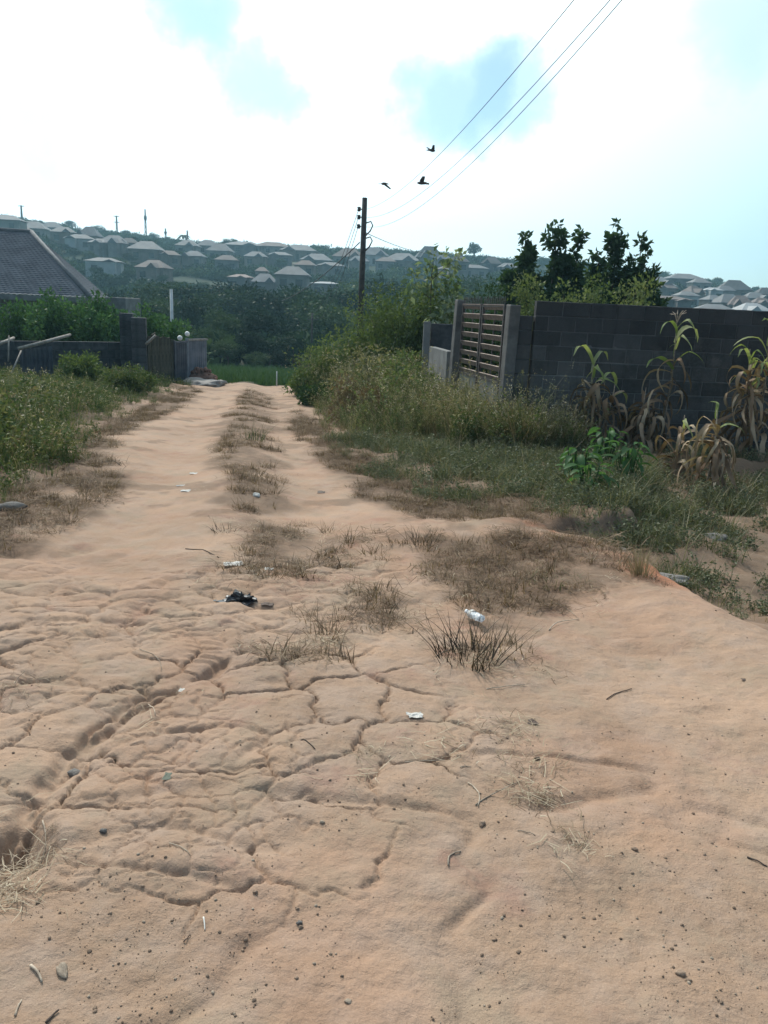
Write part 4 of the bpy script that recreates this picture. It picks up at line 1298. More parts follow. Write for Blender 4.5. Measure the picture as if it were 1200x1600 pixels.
HOUSES = [
    (2, 334, 44, 'grey', 'cream', 'two storey house cut by the left edge on the skyline', 2, .16, .1, .8),
    (43, 341, 42, 'pale', 'cream', 'pale wide roofed house on the skyline above the tiled roof', 1, .24, .1, .8),
    (76, 345, 30, 'grey', 'bare', 'small grey roofed skyline house next to a dark chimney like tree', 1, .26, -.1, .8),
    (93, 353, 34, 'pale', 'tan', 'pale roofed house just below the skyline left of the domed roof', 1, .22, .2, .8),
    (134, 347, 30, 'grey', 'cream', 'house with a tall steep domed grey roof on the left skyline', 1, .42, 0, .9),
    (120, 365, 40, 'pale', 'white', 'low whitish house under the domed roof house', 1, .15, .1, .6),
    (172, 366, 40, 'grey', 'cream', 'grey roofed house left of the bright hipped house', 1, .27, -.1, .8),
    (222, 375, 46, 'pale', 'tan', 'bright pale hipped roof house standing alone on the green slope', 1, .25, .05, .9),
    (158, 402, 52, 'pale', 'white', 'long low pale building half hidden in the green slope', 1, .10, .15, .5),
    (235, 405, 44, 'brown', 'tan', 'brown roofed house below the bright hipped house', 1, .24, -.15, .8),
    (290, 374, 32, 'pale', 'cream', 'pale roofed skyline house just right of the palm', 1, .24, 0, .8),
    (322, 374, 30, 'grey', 'bare', 'grey roofed skyline house second to the right of the palm', 1, .26, .1, .8),
    (341, 379, 34, 'pale', 'cream', 'pale steep roofed house below the skyline right of the palm', 1, .3, -.1, .8),
    (378, 376, 56, 'grey', 'bare', 'long grey flat roofed house in the middle of the skyline', 1, .10, 0, .6),
    (424, 377, 52, 'brown', 'cream', 'long brownish roofed house in the middle of the skyline', 1, .12, .05, .6),
    (466, 381, 52, 'grey', 'tan', 'grey roofed house on the skyline above the light hipped roofs', 1, .16, -.05, .7),
    (494, 395, 46, 'grey', 'cream', 'wide grey hipped roof house above the two storey house', 1, .2, 0, .8),
    (516, 409, 40, 'pale', 'cream', 'cream house with a shallow pale roof left of the tall pole', 1, .12, .1, .6),
    (455, 415, 48, 'pale', 'cream', 'two storey house with bright hipped roof and dark windows mid slope', 2, .24, 0, .8),
    (411, 427, 38, 'grey', 'bare', 'grey pyramid roofed house left of the two storey house', 1, .3, .1, .9),
    (374, 428, 34, 'rust', 'bare', 'half built bare walled house lowest on the left slope', 1, .12, -.1, .7),
    (408, 417, 18, 'rust', 'tan', 'tiny rusty roofed hut mid slope', 1, .3, 0, .9),
    (545, 387, 46, 'brown', 'cream', 'brown roofed house just behind the tall pole', 1, .25, 0, .8),
    (583, 385, 42, 'grey', 'white', 'white walled house just right of the tall pole', 1, .26, .1, .8),
    (630, 394, 52, 'pale', 'tan', 'wide pale roofed house between the pole and the sapling', 1, .2, -.1, .8),
    (672, 383, 40, 'dark', 'bare', 'dark high peaked roof house on the skyline above the sapling', 1, .4, .1, .9),
    (718, 399, 30, 'dark', 'cream', 'narrow two storey house left of the lone feathery tree', 2, .26, 0, .8),
    (770, 401, 30, 'dark', 'bare', 'dark roofed skyline house right of the lone feathery tree', 1, .3, -.1, .8),
    (742, 413, 40, 'pale', 'cream', 'pale low house below the lone feathery tree', 1, .12, .1, .6),
    (508, 440, 42, 'white', 'bare', 'long white roofed shed low on the slope left of the tall pole', 1, .06, -.2, .4),
    (483, 462, 26, 'white', 'bare', 'small white roofed shed lowest among the valley trees', 1, .08, -.1, .5),
    (1031, 431, 52, 'pale', 'cream', 'wide pale roofed house just right of the upright trees', 1, .24, 0, .8),
    (1076, 427, 52, 'grey', 'bare', 'long grey roofed house on the right skyline', 1, .14, .05, .7),
    (1089, 446, 26, 'brown', 'tan', 'small brown gabled house under the right skyline', 1, .36, .4, .9),
    (1118, 449, 26, 'white', 'white', 'small whitish house among the trees under the right skyline', 1, .14, 0, .7),
    (1156, 437, 44, 'dark', 'tan', 'dark peaked roof house on the right skyline', 1, .30, -.1, .8),
    (1146, 459, 40, 'pale', 'cream', 'pale roofed house left of the grey pyramid roof', 1, .3, .2, .8),
    (1166, 461, 34, 'brown', 'bare', 'brown pyramid roofed house above the bright near roof', 1, .38, -.2, 1.0),
    (1186, 456, 32, 'pale', 'cream', 'pale roofed house right of the brown pyramid roof', 1, .26, 0, .8),
    (1184, 473, 46, 'white', 'cream', 'bright whitish roof nearest the top of the block wall', 1, .22, .1, .8),
    (1124, 475, 54, 'pale', 'tan', 'long pale roof with a steep end just above the block wall', 1, .14, -.1, .7),
    (1052, 462, 60, 'brown', 'bare', 'bare two storey building right behind the block wall', 2, .08, 0, .7),
    (1203, 449, 30, 'dark', 'cream', 'dark roofed house cut by the right edge on the skyline', 1, .3, 0, .8),
    (28, 352, 28, 'brown', 'bare', 'small brownish house between the left edge and the tiled roof top', 1, .2, .1, .8),
    (152, 372, 28, 'grey', 'bare', 'small grey house below and right of the domed roof', 1, .2, -.2, .8),
    (198, 371, 26, 'dark', 'bare', 'small dark roofed house just left of the bright hipped house', 1, .26, .1, .8),
    (262, 391, 30, 'brown', 'tan', 'brown house right of and below the bright hipped house', 1, .2, .2, .8),
    (300, 391, 30, 'grey', 'cream', 'grey house on the slope below the palm', 1, .24, -.1, .8),
    (352, 398, 34, 'brown', 'bare', 'brown house at the top of the sandy track', 1, .2, .1, .7),
    (398, 392, 32, 'grey', 'tan', 'grey house right of the top of the sandy track', 1, .22, 0, .8),
    (436, 393, 36, 'pale', 'bare', 'pale long house below the middle of the skyline', 1, .12, .1, .6),
    (476, 406, 30, 'brown', 'tan', 'brown house directly above the two storey house', 1, .22, -.1, .8),
    (560, 399, 30, 'grey', 'cream', 'grey house tucked against the right of the tall pole', 1, .24, .1, .8),
    (604, 401, 30, 'brown', 'bare', 'brown house left of the wide pale roof near the pole', 1, .2, -.1, .8),
    (694, 397, 26, 'grey', 'tan', 'grey house between the sapling and the narrow two storey house', 1, .3, 0, .8),
    (704, 414, 34, 'brown', 'cream', 'brown roofed house low on the slope right of the sapling', 1, .16, .2, .7),
    (796, 409, 30, 'pale', 'bare', 'pale house just left of the upright trees', 1, .2, .1, .8),
    (1046, 443, 30, 'brown', 'tan', 'brown house below the wide pale roof right of the upright trees', 1, .2, -.2, .8),
    (1098, 435, 28, 'pale', 'cream', 'pale house just right of the long grey skyline roof', 1, .2, .1, .8),
    (1138, 446, 26, 'grey', 'cream', 'grey house left of the dark peaked skyline roof', 1, .26, -.1, .8),
    (1078, 455, 32, 'pale', 'white', 'pale house above the bare two storey building', 1, .18, .1, .8),
    (1120, 461, 30, 'grey', 'tan', 'grey house above the long pale roof', 1, .22, .3, .8),
    (1196, 465, 28, 'brown', 'cream', 'brown roofed house cut by the right edge lower down', 1, .24, 0, .8),
]
house_xy = []
for (px, py, w, rf, wm, lab, st, rh, yaw, dep) in HOUSES:
    t = far_house(px, py, w, rf, wm, lab, st, rh, yaw, dep)
    house_xy.append((t.location[0], t.location[1], w / 1250 * t.location[1]))


# sandy track across the far slope
def land_path(name, pix, wid, label, mat):
    P_ = [hit(a, b, 0, 120) for a, b in pix]
    vs, fs = [], []
    pts_ = []
    for (p, q) in zip(P_[:-1], P_[1:]):
        for i in range(8):
            pts_.append((p[0] + (q[0] - p[0]) * i / 8, p[1] + (q[1] - p[1]) * i / 8))
    for i, (x, y) in enumerate(pts_):
        for s in (-1, 0, 1):
            yy = y + s * wid * (1 + .3 * math.sin(i * 1.3))
            vs.append((x, yy, float(base_h(np.array([x]), np.array([yy]))[0]) + .55))
    for i in range(len(pts_) - 1):
        for k in range(2):
            a = i * 3 + k
            fs.append((a, a + 3, a + 4, a + 1))
    return tag(MB().add(vs, fs).build(name, mat, None, True), label, None, None, 'structure')


MAT['sand'] = plain('sand', (.33, .27, .21), (.46, .39, .31), .3, .95)
land_path('path', ((345, 419), (370, 413), (392, 408), (402, 405)), 5.5, 'pale sandy track climbing the far slope', MAT['sand'])
land_path('path', ((300, 428), (318, 429), (330, 431)), 4.0, 'bare pale earth strip on the far slope', MAT['sand'])

# ------------------------------------------------------------------ trees
def limb_tube(b_, p, d, ln, r0, g, n=5, wob=.12):
    pts_ = [np.array(p, float)]
    d = unit(np.array(d, float))
    for i in range(n):
        d = unit(d + wob * g.normal(size=3)); pts_.append(pts_[-1] + d * ln / n)
    b_.tube([tuple(q) for q in pts_], [r0 * (1 - .75 * i / n) for i in range(n + 1)], 6)
    return pts_


def crown_mesh(name, mat, blobs, n, leaf, g, **kw):
    V_, F_, var = crown_arrays(blobs, n, leaf, g, **kw)
    return np_mesh(name, V_, F_, mat, {'var': var})


gt = np.random.default_rng(21)
# far trees: shared crowns, each tree a thing with trunk and crown (unit height about 10 m)
far_crowns, far_trunks = [], []
for i in range(7):
    blobs = []
    nb = 7 + i % 4
    for k in range(nb):
        a = gt.random() * 6.283; r_ = 2.6 * math.sqrt(gt.random())
        blobs.append(((r_ * math.cos(a), r_ * math.sin(a), 4.6 + 3.6 * gt.random() - .25 * r_), (1.3 + .9 * gt.random(), 1.3 + .9 * gt.random(), .9 + .8 * gt.random())))
    far_crowns.append(crown_mesh('crown', MAT[('leaf_far', 'leaf_far_dark', 'leaf_far_light', 'leaf_far_dark')[i % 4]], blobs, 3600, .40, gt, shell=.5))
    b_ = MB(); pts_ = limb_tube(b_, (0, 0, -1), (0, 0, 1), 7.0, .28, gt, 5, .05)
    for k in range(4):
        a = k * 1.57 + gt.random()
        limb_tube(b_, pts_[3], (math.cos(a), math.sin(a), .9), 3.2, .12, gt, 4)
    far_trunks.append(b_.mesh('trunk', MAT['bark']))


def far_tree(px, py, Y, hpx, label, group=None, wide=1.0, k=None, name='tree'):
    """crown top at that spot of the photograph, hpx tall"""
    p = at(px, py, Y)
    zb = float(base_h(np.array([p[0]]), np.array([Y]))[0])
    hgt = max(p[2] - zb, hpx / 1250.0 * Y)
    t = thing(name, (p[0], Y, p[2] - hgt), label, 'tree', group, rnd.random() * 6.28)
    k = rnd.randrange(7) if k is None else k
    s = hgt / 9.0
    t.scale = (s * wide, s * wide, s)
    link(bpy.data.objects.new('trunk', far_trunks[k]), t); link(bpy.data.objects.new('crown', far_crowns[k]), t)
    return t


used_labels = set()
VALLEY_MARKS = [(565, 440, 'tall utility pole'), (488, 510, 'short distant utility pole'), (268, 480, 'slim pale upright post'), (208, 500, 'dark blockwork pillars'), (305, 550, 'pale zinc gate'), (400, 590, 'far end of the track'),
                (685, 450, 'sapling with shining leaves'), (455, 435, 'two storey hillside house'), (508, 440, 'long white roofed shed'), (483, 462, 'small white roofed shed'), (374, 430, 'half built bare walled house'), (760, 470, 'row of gate spikes'),
                (640, 470, 'big bushy shrub by the tall pole'), (235, 410, 'brown roofed hillside house'), (411, 435, 'grey pyramid roofed house'), (340, 520, 'rubble heap'), (180, 470, 'end of the tiled roof')]


def by_mark(px, py, marks, kind):
    best = None
    for (mx, my, nm_) in marks:
        dx, dy = px - mx, (py - my) * 1.4
        side = ('left of' if dx < 0 else 'right of') if abs(dx) > abs(dy) else ('above' if dy < 0 else 'below')
        for far_, wd in ((0, ''), (55, 'well '), (120, 'far ')):
            lb = '%s %s%s the %s' % (kind, wd, side, nm_)
            dd = math.hypot(dx, dy)
            if (far_ and dd < far_ * .8) or (not far_ and dd > 70) or len(lb.split()) > 16 or lb in used_labels:
                continue
            c_ = dd + (0 if not far_ else 10)
            if best is None or c_ < best[0]:
                best = (c_, lb)
    used_labels.add(best[1])
    return best[1]


VG = 'dark trees massed on the valley floor'
VL = 'dark rounded tree among the mass of trees in the valley beyond the track'
for (px, py, Y, h_, w) in ((345, 478, 72, 90, 1.1), (375, 470, 78, 90, 1.2), (405, 492, 70, 80, 1.2), (440, 482, 80, 90, 1.2), (470, 500, 72, 70, 1.2), (320, 490, 76, 90, 1.2), (295, 470, 84, 90, 1.1),
                          (250, 465, 88, 90, 1.2), (220, 478, 76, 90, 1.2), (420, 515, 64, 60, 1.3), (385, 520, 63, 60, 1.2), (355, 528, 62, 50, 1.3), (335, 512, 66, 60, 1.2), (455, 525, 64, 60, 1.3), (500, 470, 90, 90, 1.3),
                          (530, 478, 88, 80, 1.3), (545, 458, 110, 70, 1.3), (590, 452, 110, 70, 1.4), (610, 440, 130, 60, 1.4), (480, 455, 105, 80, 1.3), (430, 455, 110, 80, 1.4), (400, 452, 105, 80, 1.3), (340, 452, 105, 80, 1.4),
                          (300, 450, 112, 70, 1.4), (275, 440, 120, 70, 1.4), (200, 462, 98, 70, 1.4), (240, 445, 118, 70, 1.4), (365, 445, 120, 60, 1.4), (460, 450, 125, 60, 1.4), (520, 445, 125, 60, 1.4), (560, 440, 140, 50, 1.4),
                          (640, 430, 150, 50, 1.5), (660, 445, 120, 60, 1.4), (700, 440, 130, 60, 1.5), (735, 432, 150, 55, 1.5), (770, 440, 130, 60, 1.4), (310, 545, 60, 40, 1.4), (400, 548, 61, 30, 1.5), (440, 548, 61, 30, 1.5)):
    far_tree(px, py, Y, h_, by_mark(px, py + 15, VALLEY_MARKS, 'dark rounded valley tree'), VG, w)
SG = 'trees scattered over the far slope and skyline'
SL = 'small bushy tree among the houses of the far slope'
for (px, py, h_) in ((108, 345, 16), (150, 352, 18), (165, 355, 16), (196, 360, 18), (215, 363, 14), (240, 364, 14), (258, 368, 14), (270, 372, 12), (355, 372, 16), (392, 384, 18), (405, 386, 14), (305, 382, 14), (365, 372, 12), (345, 394, 18),
                    (280, 392, 16), (260, 386, 16), (205, 396, 18), (185, 402, 18), (140, 392, 22), (115, 388, 20), (100, 378, 18), (310, 400, 18), (330, 398, 16), (385, 402, 16), (420, 400, 16), (440, 404, 16), (530, 402, 18), (560, 404, 18),
                    (600, 408, 18), (615, 412, 18), (655, 408, 20), (690, 408, 18), (700, 402, 14), (755, 408, 14), (790, 404, 14), (800, 410, 16), (350, 410, 18), (295, 412, 18), (270, 420, 18), (200, 424, 20), (180, 432, 20), (430, 432, 18),
                    (480, 430, 16), (535, 424, 20), (345, 428, 16), (320, 440, 20), (1040, 424, 10), (1060, 438, 16), (1105, 441, 14), (1112, 434, 16), (1122, 434, 16), (1130, 440, 14), (1100, 458, 18), (1115, 460, 18), (1090, 466, 18), (1135, 446, 12),
                    (1182, 448, 10), (1020, 455, 30), (1030, 462, 20), (1108, 468, 16), (1140, 470, 12), (380, 416, 12), (395, 432, 14), (225, 434, 18), (255, 430, 18), (150, 415, 18), (165, 425, 18)):
    p = hit(px, py + h_ * .55, 1.5, 120)
    far_tree(px, py, p[1], h_, by_mark(px, py + 5, [(a_[0], a_[1] + 8, a_[5]) for a_ in HOUSES], 'small bushy tree'), SG, 1.5)

# bush mass over the hillside
bush_src = []
for i in range(4):
    blobs = [((gt.normal() * 1.2, gt.normal() * 1.2, .5 + .6 * gt.random()), (1.1, 1.1, .8)) for _ in range(5)]
    bush_src.append(crown_mesh('scrub_bush', MAT[('leaf_far', 'leaf_far_light', 'leaf_far_dark', 'leaf_far')[i]], blobs, 420, .48, gt, shell=.6))
n = 15000
yy = 58 + 390 * rng.random(n) ** .8; xx = (rng.random(n) * 1.25 - .62) * yy
ok = np.ones(n, bool)
for (hx, hy, hw) in house_xy:
    ok &= ~((np.abs(xx - hx) < hw * .62) & (yy > hy - hw * 2.3) & (yy < hy + hw * .6))
ok &= fbm(xx / 26, yy / 26, 3, 501) > -.24
dens = np.clip(1.1 - (yy - 120) / 700, .3, 1)
ok &= rng.random(n) < dens
ok &= ~((yy < 66) & (xx > -16) & (xx < 6))
xx, yy = xx[ok], yy[ok]
scatter('scrub', 'green scrub covering the valley sides and far hill', np.stack([xx, yy, base_h(xx, yy)], 1), bush_src, (.6, 1.7), .05)

# skyline acacia, palm, feathery tree and masts
ac = thing('acacia_tree', (0, 0, 0), 'flat topped acacia tree on the left skyline', 'tree')
x, y = hit(222, 368, 6, 200); z = float(base_h(np.array([x]), np.array([y]))[0]); ac.location = (x, y, z - .5)
u = y / 1250.0
b_ = MB(); limb_tube(b_, (0, 0, -1), (0, 0, 1), 9 * u * 1.6, .5 * u * 2, gt, 4, .05)
for k in range(7):
    a = k * .9; limb_tube(b_, (0, 0, 5 * u * 1.6), (math.cos(a), math.sin(a), .45), 20 * u, .2 * u * 2, gt, 4, .1)
b_.build('trunk', MAT['bark'], ac)
blobs = [(((gt.random() - .5) * 48 * u, (gt.random() - .5) * 30 * u, (15 + 5 * gt.random()) * u), (7 * u, 7 * u, 2.4 * u)) for _ in range(12)]
link(bpy.data.objects.new('crown', crown_mesh('crown', MAT['leaf_far'], blobs, 1500, .9, gt)), ac)
pm = thing('palm_tree', (0, 0, 0), 'little palm tree on the skyline', 'palm tree')
x, y = hit(287, 372, 6, 200); z = float(base_h(np.array([x]), np.array([y]))[0]); pm.location = (x, y, z - .5)
topz = float(at(287, 368, y)[2]) - z + .5
MB().tube([(0, 0, 0), (.15, 0, topz * .6), (0, 0, topz)], [.35, .28, .22], 7).build('trunk', MAT['bark'], pm, True)
fr = MB()
for k in range(13):
    a = k * .48; el = .9 - .12 * (k % 4) * 2
    P_ = []
    for s in range(6):
        q = s / 5.0; P_.append((3.2 * q * math.cos(a) * math.cos(el * (1 - q)), 3.2 * q * math.sin(a) * math.cos(el * (1 - q)), topz + 1.6 * q * el - 2.4 * q * q))
    fr.ribbon(P_, [.3, .7, .8, .7, .5, .1], (-math.sin(a), math.cos(a), 0))
fr.build('crown', MAT['leaf_far'], pm)
ft = thing('feathery_tree', (0, 0, 0), 'lone thin feathery tree on the skyline between two houses', 'tree')
x, y = hit(741, 397, 4, 200); z = float(base_h(np.array([x]), np.array([y]))[0]); ft.location = (x, y, z - .5)
u = y / 1250.0
b_ = MB(); limb_tube(b_, (0, 0, -1), (0, 0, 1), 34 * u, .35, gt, 6, .05)
blobs = []
for k in range(13):
    a = gt.random() * 6.283; zz = (8 + 18 * gt.random()) * u; q = limb_tube(b_, (0, 0, zz * .9), (math.cos(a), math.sin(a), 1.0), (9 - 3 * k / 13.) * u * 1.25, .1, gt, 4, .12)
    blobs.append((tuple(q[-1]), (2.2 * u, 2.2 * u, 2.8 * u)))
b_.build('trunk', MAT['bark'], ft)
link(bpy.data.objects.new('crown', crown_mesh('crown', MAT['leaf_far'], blobs, 700, .8, gt, shell=.2)), ft)
for (px, pt, pb, arms, disc, lab) in ((35, 321, 346, 1, 0, 'faint power mast with a single crossarm above the left houses'), (183, 337, 362, 2, 0, 'faint power mast with two crossarms on the skyline'),
                                     (228, 327, 366, 0, 1, 'telecom mast with a round head rising behind the acacia'), (259, 357, 372, 0, 1, 'short mast with a small head right of the acacia'),
                                     (293, 360, 374, 0, 0, 'very thin aerial above the palm houses')):
    x, y = hit(px, pb, 0, 200); y = min(y, 425)
    t0_, b0_ = at(px, pt, y), at(px, pb + 8, y)
    u = y / 1250.0
    t = thing('mast', (b0_[0], y, b0_[2]), lab, 'mast', 'masts on the far skyline')
    hh = t0_[2] - b0_[2]
    lt = MB()
    for sx, sy in ((-1, -1), (1, -1), (1, 1), (-1, 1)):
        lt.tube([(sx * .7 * u * 2, sy * .7 * u * 2, -3), (sx * .25 * u * 2, sy * .25 * u * 2, hh)], .16, 4)
    for q in range(6):
        zz = hh * q / 6; s = (.7 - .45 * q / 6) * u * 2
        lt.tube([(-s, -s, zz), (s, -s, zz + hh / 6)], .09, 4); lt.tube([(s, -s, zz), (-s, -s, zz + hh / 6)], .09, 4)
    lt.build('lattice', MAT['iron'], t)
    for q in range(arms):
        zz = hh * (.97 - .28 * q); MB().box((-4.2 * u, -.2, zz - .15), (4.2 * u, .2, zz + .15)).build('cross_arm', MAT['iron'], t)
    if disc:
        MB().tube([(0, 0, hh * .62), (0, 0, hh * .68), (0, 0, hh * .76), (0, 0, hh * .80)], [1.2 * u, 2.2 * u, 2.2 * u, 1.0 * u], 10).build('head', MAT['iron'], t, True)

# upright young trees behind the block wall
TREES = [(822, 366, 25.5, 'slimmest upright tree at the left end of the row behind the wall', 16), (872, 349, 25.0, 'tallest upright tree in the left half of the row behind the wall', 24),
         (905, 357, 25.5, 'middle upright tree of the row behind the wall', 20), (936, 392, 24.5, 'low dense dark tree filling the middle of the row behind the wall', 26),
         (965, 350, 25.2, 'tallest upright tree in the right half of the row behind the wall', 24), (1003, 366, 24.6, 'leaning upright tree at the right end of the row behind the wall', 20)]
for (px, py, Y, lab, wp) in TREES:
    p = at(px, py, Y); zb = h1(float(p[0]), Y)
    t = thing('upright_tree', (p[0], Y, zb - .1), lab, 'tree', 'upright trees behind the block wall')
    hh = p[2] - zb + .1; u = Y / 1250.0
    b_ = MB(); pts_ = limb_tube(b_, (0, 0, 0), (0, 0, 1), hh * .45, .09, gt, 8, .02)
    blobs = []
    tip = pts_[-1]
    nsp = 3 if wp > 18 else 2
    spires = [(0, 0, hh, 1.0)] + [((-1) ** k * gt.uniform(.55, 1.1) * wp * u * .9, gt.uniform(-.5, .5), hh * gt.uniform(.70, .86), .8) for k in range(nsp)]
    for (sx, sy, sz_, fat) in spires:
        st = np.array((sx * .35, sy * .35, hh * .22)); en = np.array((sx, sy, sz_ - .12))
        b_.tube([tuple(st), tuple((st + en) / 2 + gt.normal(size=3) * .05), tuple(en)], [.045, .03, .012], 5)
        m = 22
        for k in range(m):
            q = k / (m - 1.0); r0_ = fat * (.38 * (1 - q) ** .65 + .09)
            c_ = st + (en - st) * (.10 + .90 * q) + gt.normal(size=3) * (r0_ * .62, r0_ * .62, .08)
            rr0 = (r0_ * .5 + .05) * (.5 + 1.0 * gt.random())
            blobs.append((tuple(c_), (rr0, rr0, rr0 * 1.25)))
    for k in range(14):
        blobs.append(((gt.normal() * wp * u * .9, gt.normal() * .4, hh * (.22 + .30 * gt.random())), (.45, .45, .45)))
    b_.build('trunk', MAT['bark'], t)
    link(bpy.data.objects.new('crown', crown_mesh('crown', MAT['leaf_tree'], blobs, 13000, .19, gt, hang=.3, shell=.2)), t)


# ------------------------------------------------------------------ bushes
def bush(px, py, Y, wpx, lab, mat='leaf_bush', leaf=.085, n=2600, name='bush', group='bushes down the right bank', up=.0):
    n = int(n * 1.9)
    p = at(px, py, Y); zb = h1(float(p[0]), Y)
    hh = p[2] - zb; w = wpx / 1250.0 * Y
    t = thing(name, (p[0], Y, zb - .05), lab, 'bush', group)
    b_ = MB(); blobs = []
    for k in range(11):
        a = gt.random() * 6.283; r_ = w * .42 * math.sqrt(gt.random())
        q = limb_tube(b_, (0.15 * math.cos(a), .15 * math.sin(a), 0), (r_ * math.cos(a), r_ * math.sin(a), hh * .8), hh * (.55 + .38 * gt.random()), .018, gt, 4, .10)
        rb_ = min(w, hh) * (.20 + .10 * gt.random())
        for i in (2, 3, 4):
            blobs.append((tuple(q[i] + gt.normal(size=3) * .08), (rb_ * 1.1, rb_ * 1.1, rb_ * (.8 + up))))
    for k in range(6):
        a = gt.random() * 6.283; r_ = w * .45 * math.sqrt(gt.random())
        blobs.append(((r_ * math.cos(a), r_ * math.sin(a), hh * (.18 + .3 * gt.random())), (w * .2, w * .2, hh * .2)))
    V_, F_, var_ = crown_arrays(blobs, n, leaf, gt, hang=.1, shell=.4)
    kz = hh / np.percentile(V_[:, 2], 98.5); kx = w * .5 / max(np.percentile(np.abs(V_[:, 0]), 95), np.percentile(np.abs(V_[:, 1]), 95))
    kx = min(max(kx, .8), 1.4)
    V_ = V_ * (kx, kx, kz); b_.v = [(x * kx, y * kx, z * kz) for x, y, z in b_.v]
    b_.build('stem', MAT['bark'], t)
    link(bpy.data.objects.new('foliage', np_mesh('foliage', V_, F_, MAT[mat], {'var': var_})), t)
    return t


bush(487, 578, 23.5, 66, 'small low grey green bush at the road end of the right bank', n=2200)
bush(530, 528, 23.0, 90, 'rounded green bush second from the road on the right bank', n=3000)
bush(575, 486, 22.5, 104, 'green bush below the tall pole on the right bank', n=4600)
bush(622, 452, 21.5, 110, 'big bushy green shrub directly right of the tall pole', n=4600)
bush(655, 448, 20.8, 96, 'leafy green shrub rising behind the dark wall post', n=4200)
bush(735, 462, 22.5, 90, 'dark green bush seen over the top of the gate', 'leaf_dark', .1, 2800)
bush(780, 440, 26.0, 80, 'green bush just left of the upright trees', 'leaf_dark', .11, 2600)
bush(500, 600, 20.0, 60, 'dark leafy bush overhanging the edge of the track', 'leaf_dark', .08, 2200)
bush(590, 545, 17.8, 120, 'brownish straggly bush in the middle of the right bank', 'weed_tall', .075, 3400)
bush(560, 600, 15.8, 90, 'dry brown bush nearest the track on the right bank', 'dry', .07, 2600)
bush(640, 556, 16.5, 96, 'dark straggly bush in front of the low plastered wall', 'leaf_bush', .075, 2600)
for (px, py, Y, w, lab) in ((830, 446, 22.0, 70, 'light green bush behind the short wall stub'), (880, 440, 21.5, 80, 'light green bush under the tallest tree behind the wall'),
                            (935, 442, 21.5, 76, 'light green bush in the middle behind the block wall'), (985, 440, 21.0, 70, 'light green bush at the right end of the trees behind the wall')):
    bush(px, py, Y, w, lab, 'leaf_bush', .10, 2400, group='bushes behind the block wall')
# glossy sapling beside the gate
p = at(684, 408, 20.5); zb = h1(float(p[0]), 20.5)
t = thing('sapling', (p[0], 20.5, zb), 'tall sapling with pale shining leaves above the bushes left of the gate', 'sapling')
hh = p[2] - zb; b_ = MB(); q = limb_tube(b_, (0, 0, 0), (0, 0, 1), hh, .04, gt, 8, .03); blobs = []
for k in range(9):
    a = gt.random() * 6.283; s = limb_tube(b_, q[3 + k % 5], (math.cos(a), math.sin(a), .8), .7, .012, gt, 3, .1); blobs.append((tuple(s[-1]), (.26, .26, .3)))
blobs += [(tuple(q[-1]), (.2, .2, .35)), (tuple(q[-2]), (.25, .25, .35))]
b_.build('stem', MAT['bark'], t)
MAT['leaf_shiny'] = foliage('leaf_shiny', (.05, .09, .045), (.10, .15, .085), (.28, .32, .24), .35)
link(bpy.data.objects.new('foliage', crown_mesh('foliage', MAT['leaf_shiny'], blobs, 620, .17, gt, hang=.6, shell=.3)), t)

# cassava behind the left wall
for (px, py, Y, w, lab) in ((18, 476, 29, 70, 'cassava shrub at the left edge behind the low wall'), (62, 462, 28.5, 66, 'tallest cassava shrub behind the low wall'), (104, 474, 28.8, 62, 'cassava shrub in the middle behind the low wall'),
                            (148, 466, 28.4, 64, 'cassava shrub with pale tops near the house corner'), (178, 488, 28.0, 40, 'small cassava shrub just left of the dark pillars'),
                            (240, 488, 30.0, 60, 'leafy shrub directly behind the dark pillars'), (262, 500, 31.0, 40, 'leafy shrub behind the board fence')):
    bush(px, py, Y, w, lab, 'leaf_cassava', .15, 2000, 'cassava_shrub', 'cassava shrubs behind the left wall', .15)
bush(120, 552, 21.0, 70, 'weedy bush hiding the middle of the left wall', 'leaf_bush', .09, 1800, 'bush', 'bushes along the left verge')
bush(205, 572, 20.5, 56, 'pale leafed bush in front of the dark pillars', 'weed', .08, 1800, 'bush', 'bushes along the left verge')

# ------------------------------------------------------------------ maize
gm_ = np.random.default_rng(33)


def maize_leaf(mat, ln, wid, rise, droop, g, fold=0.0):
    P_, Wd = [], []
    x = z = 0.0
    n = 9
    ang_ = rise
    for i in range(n + 1):
        q = i / n
        P_.append((x, .02 * math.sin(q * 7 + g.random()), z))
        Wd.append(wid * (math.sin(math.pi * min(1, .12 + q * .88)) ** .6) * (1 - .35 * q) + .004)
        ang_ = rise - droop * q ** 1.1 - (fold if q > .4 else 0)
        x += ln / n * math.cos(ang_); z += ln / n * math.sin(ang_)
    vs, fs = [], []
    for i, p in enumerate(P_):
        tw = .9 * math.sin(i * .55 + g.random() * .4) * .6
        w = Wd[i] / 2
        s = (0, math.cos(tw) * w, math.sin(tw) * w)
        vs += [(p[0] - s[0], p[1] - s[1], p[2] - s[2] + w * .3), p, (p[0] + s[0], p[1] + s[1], p[2] + s[2] + w * .3)]
    for i in range(n):
        a = i * 3
        fs += [(a, a + 1, a + 4, a + 3), (a + 1, a + 2, a + 5, a + 4)]
    me_ = MB().add(vs, fs).mesh('leaf', mat, True)
    av = me_.attributes.new('var', 'FLOAT', 'POINT'); av.data.foreach_set('value', np.clip(.25 + .6 * g.random() + .2 * g.random(len(vs)), 0, 1).astype(np.float32))
    return me_


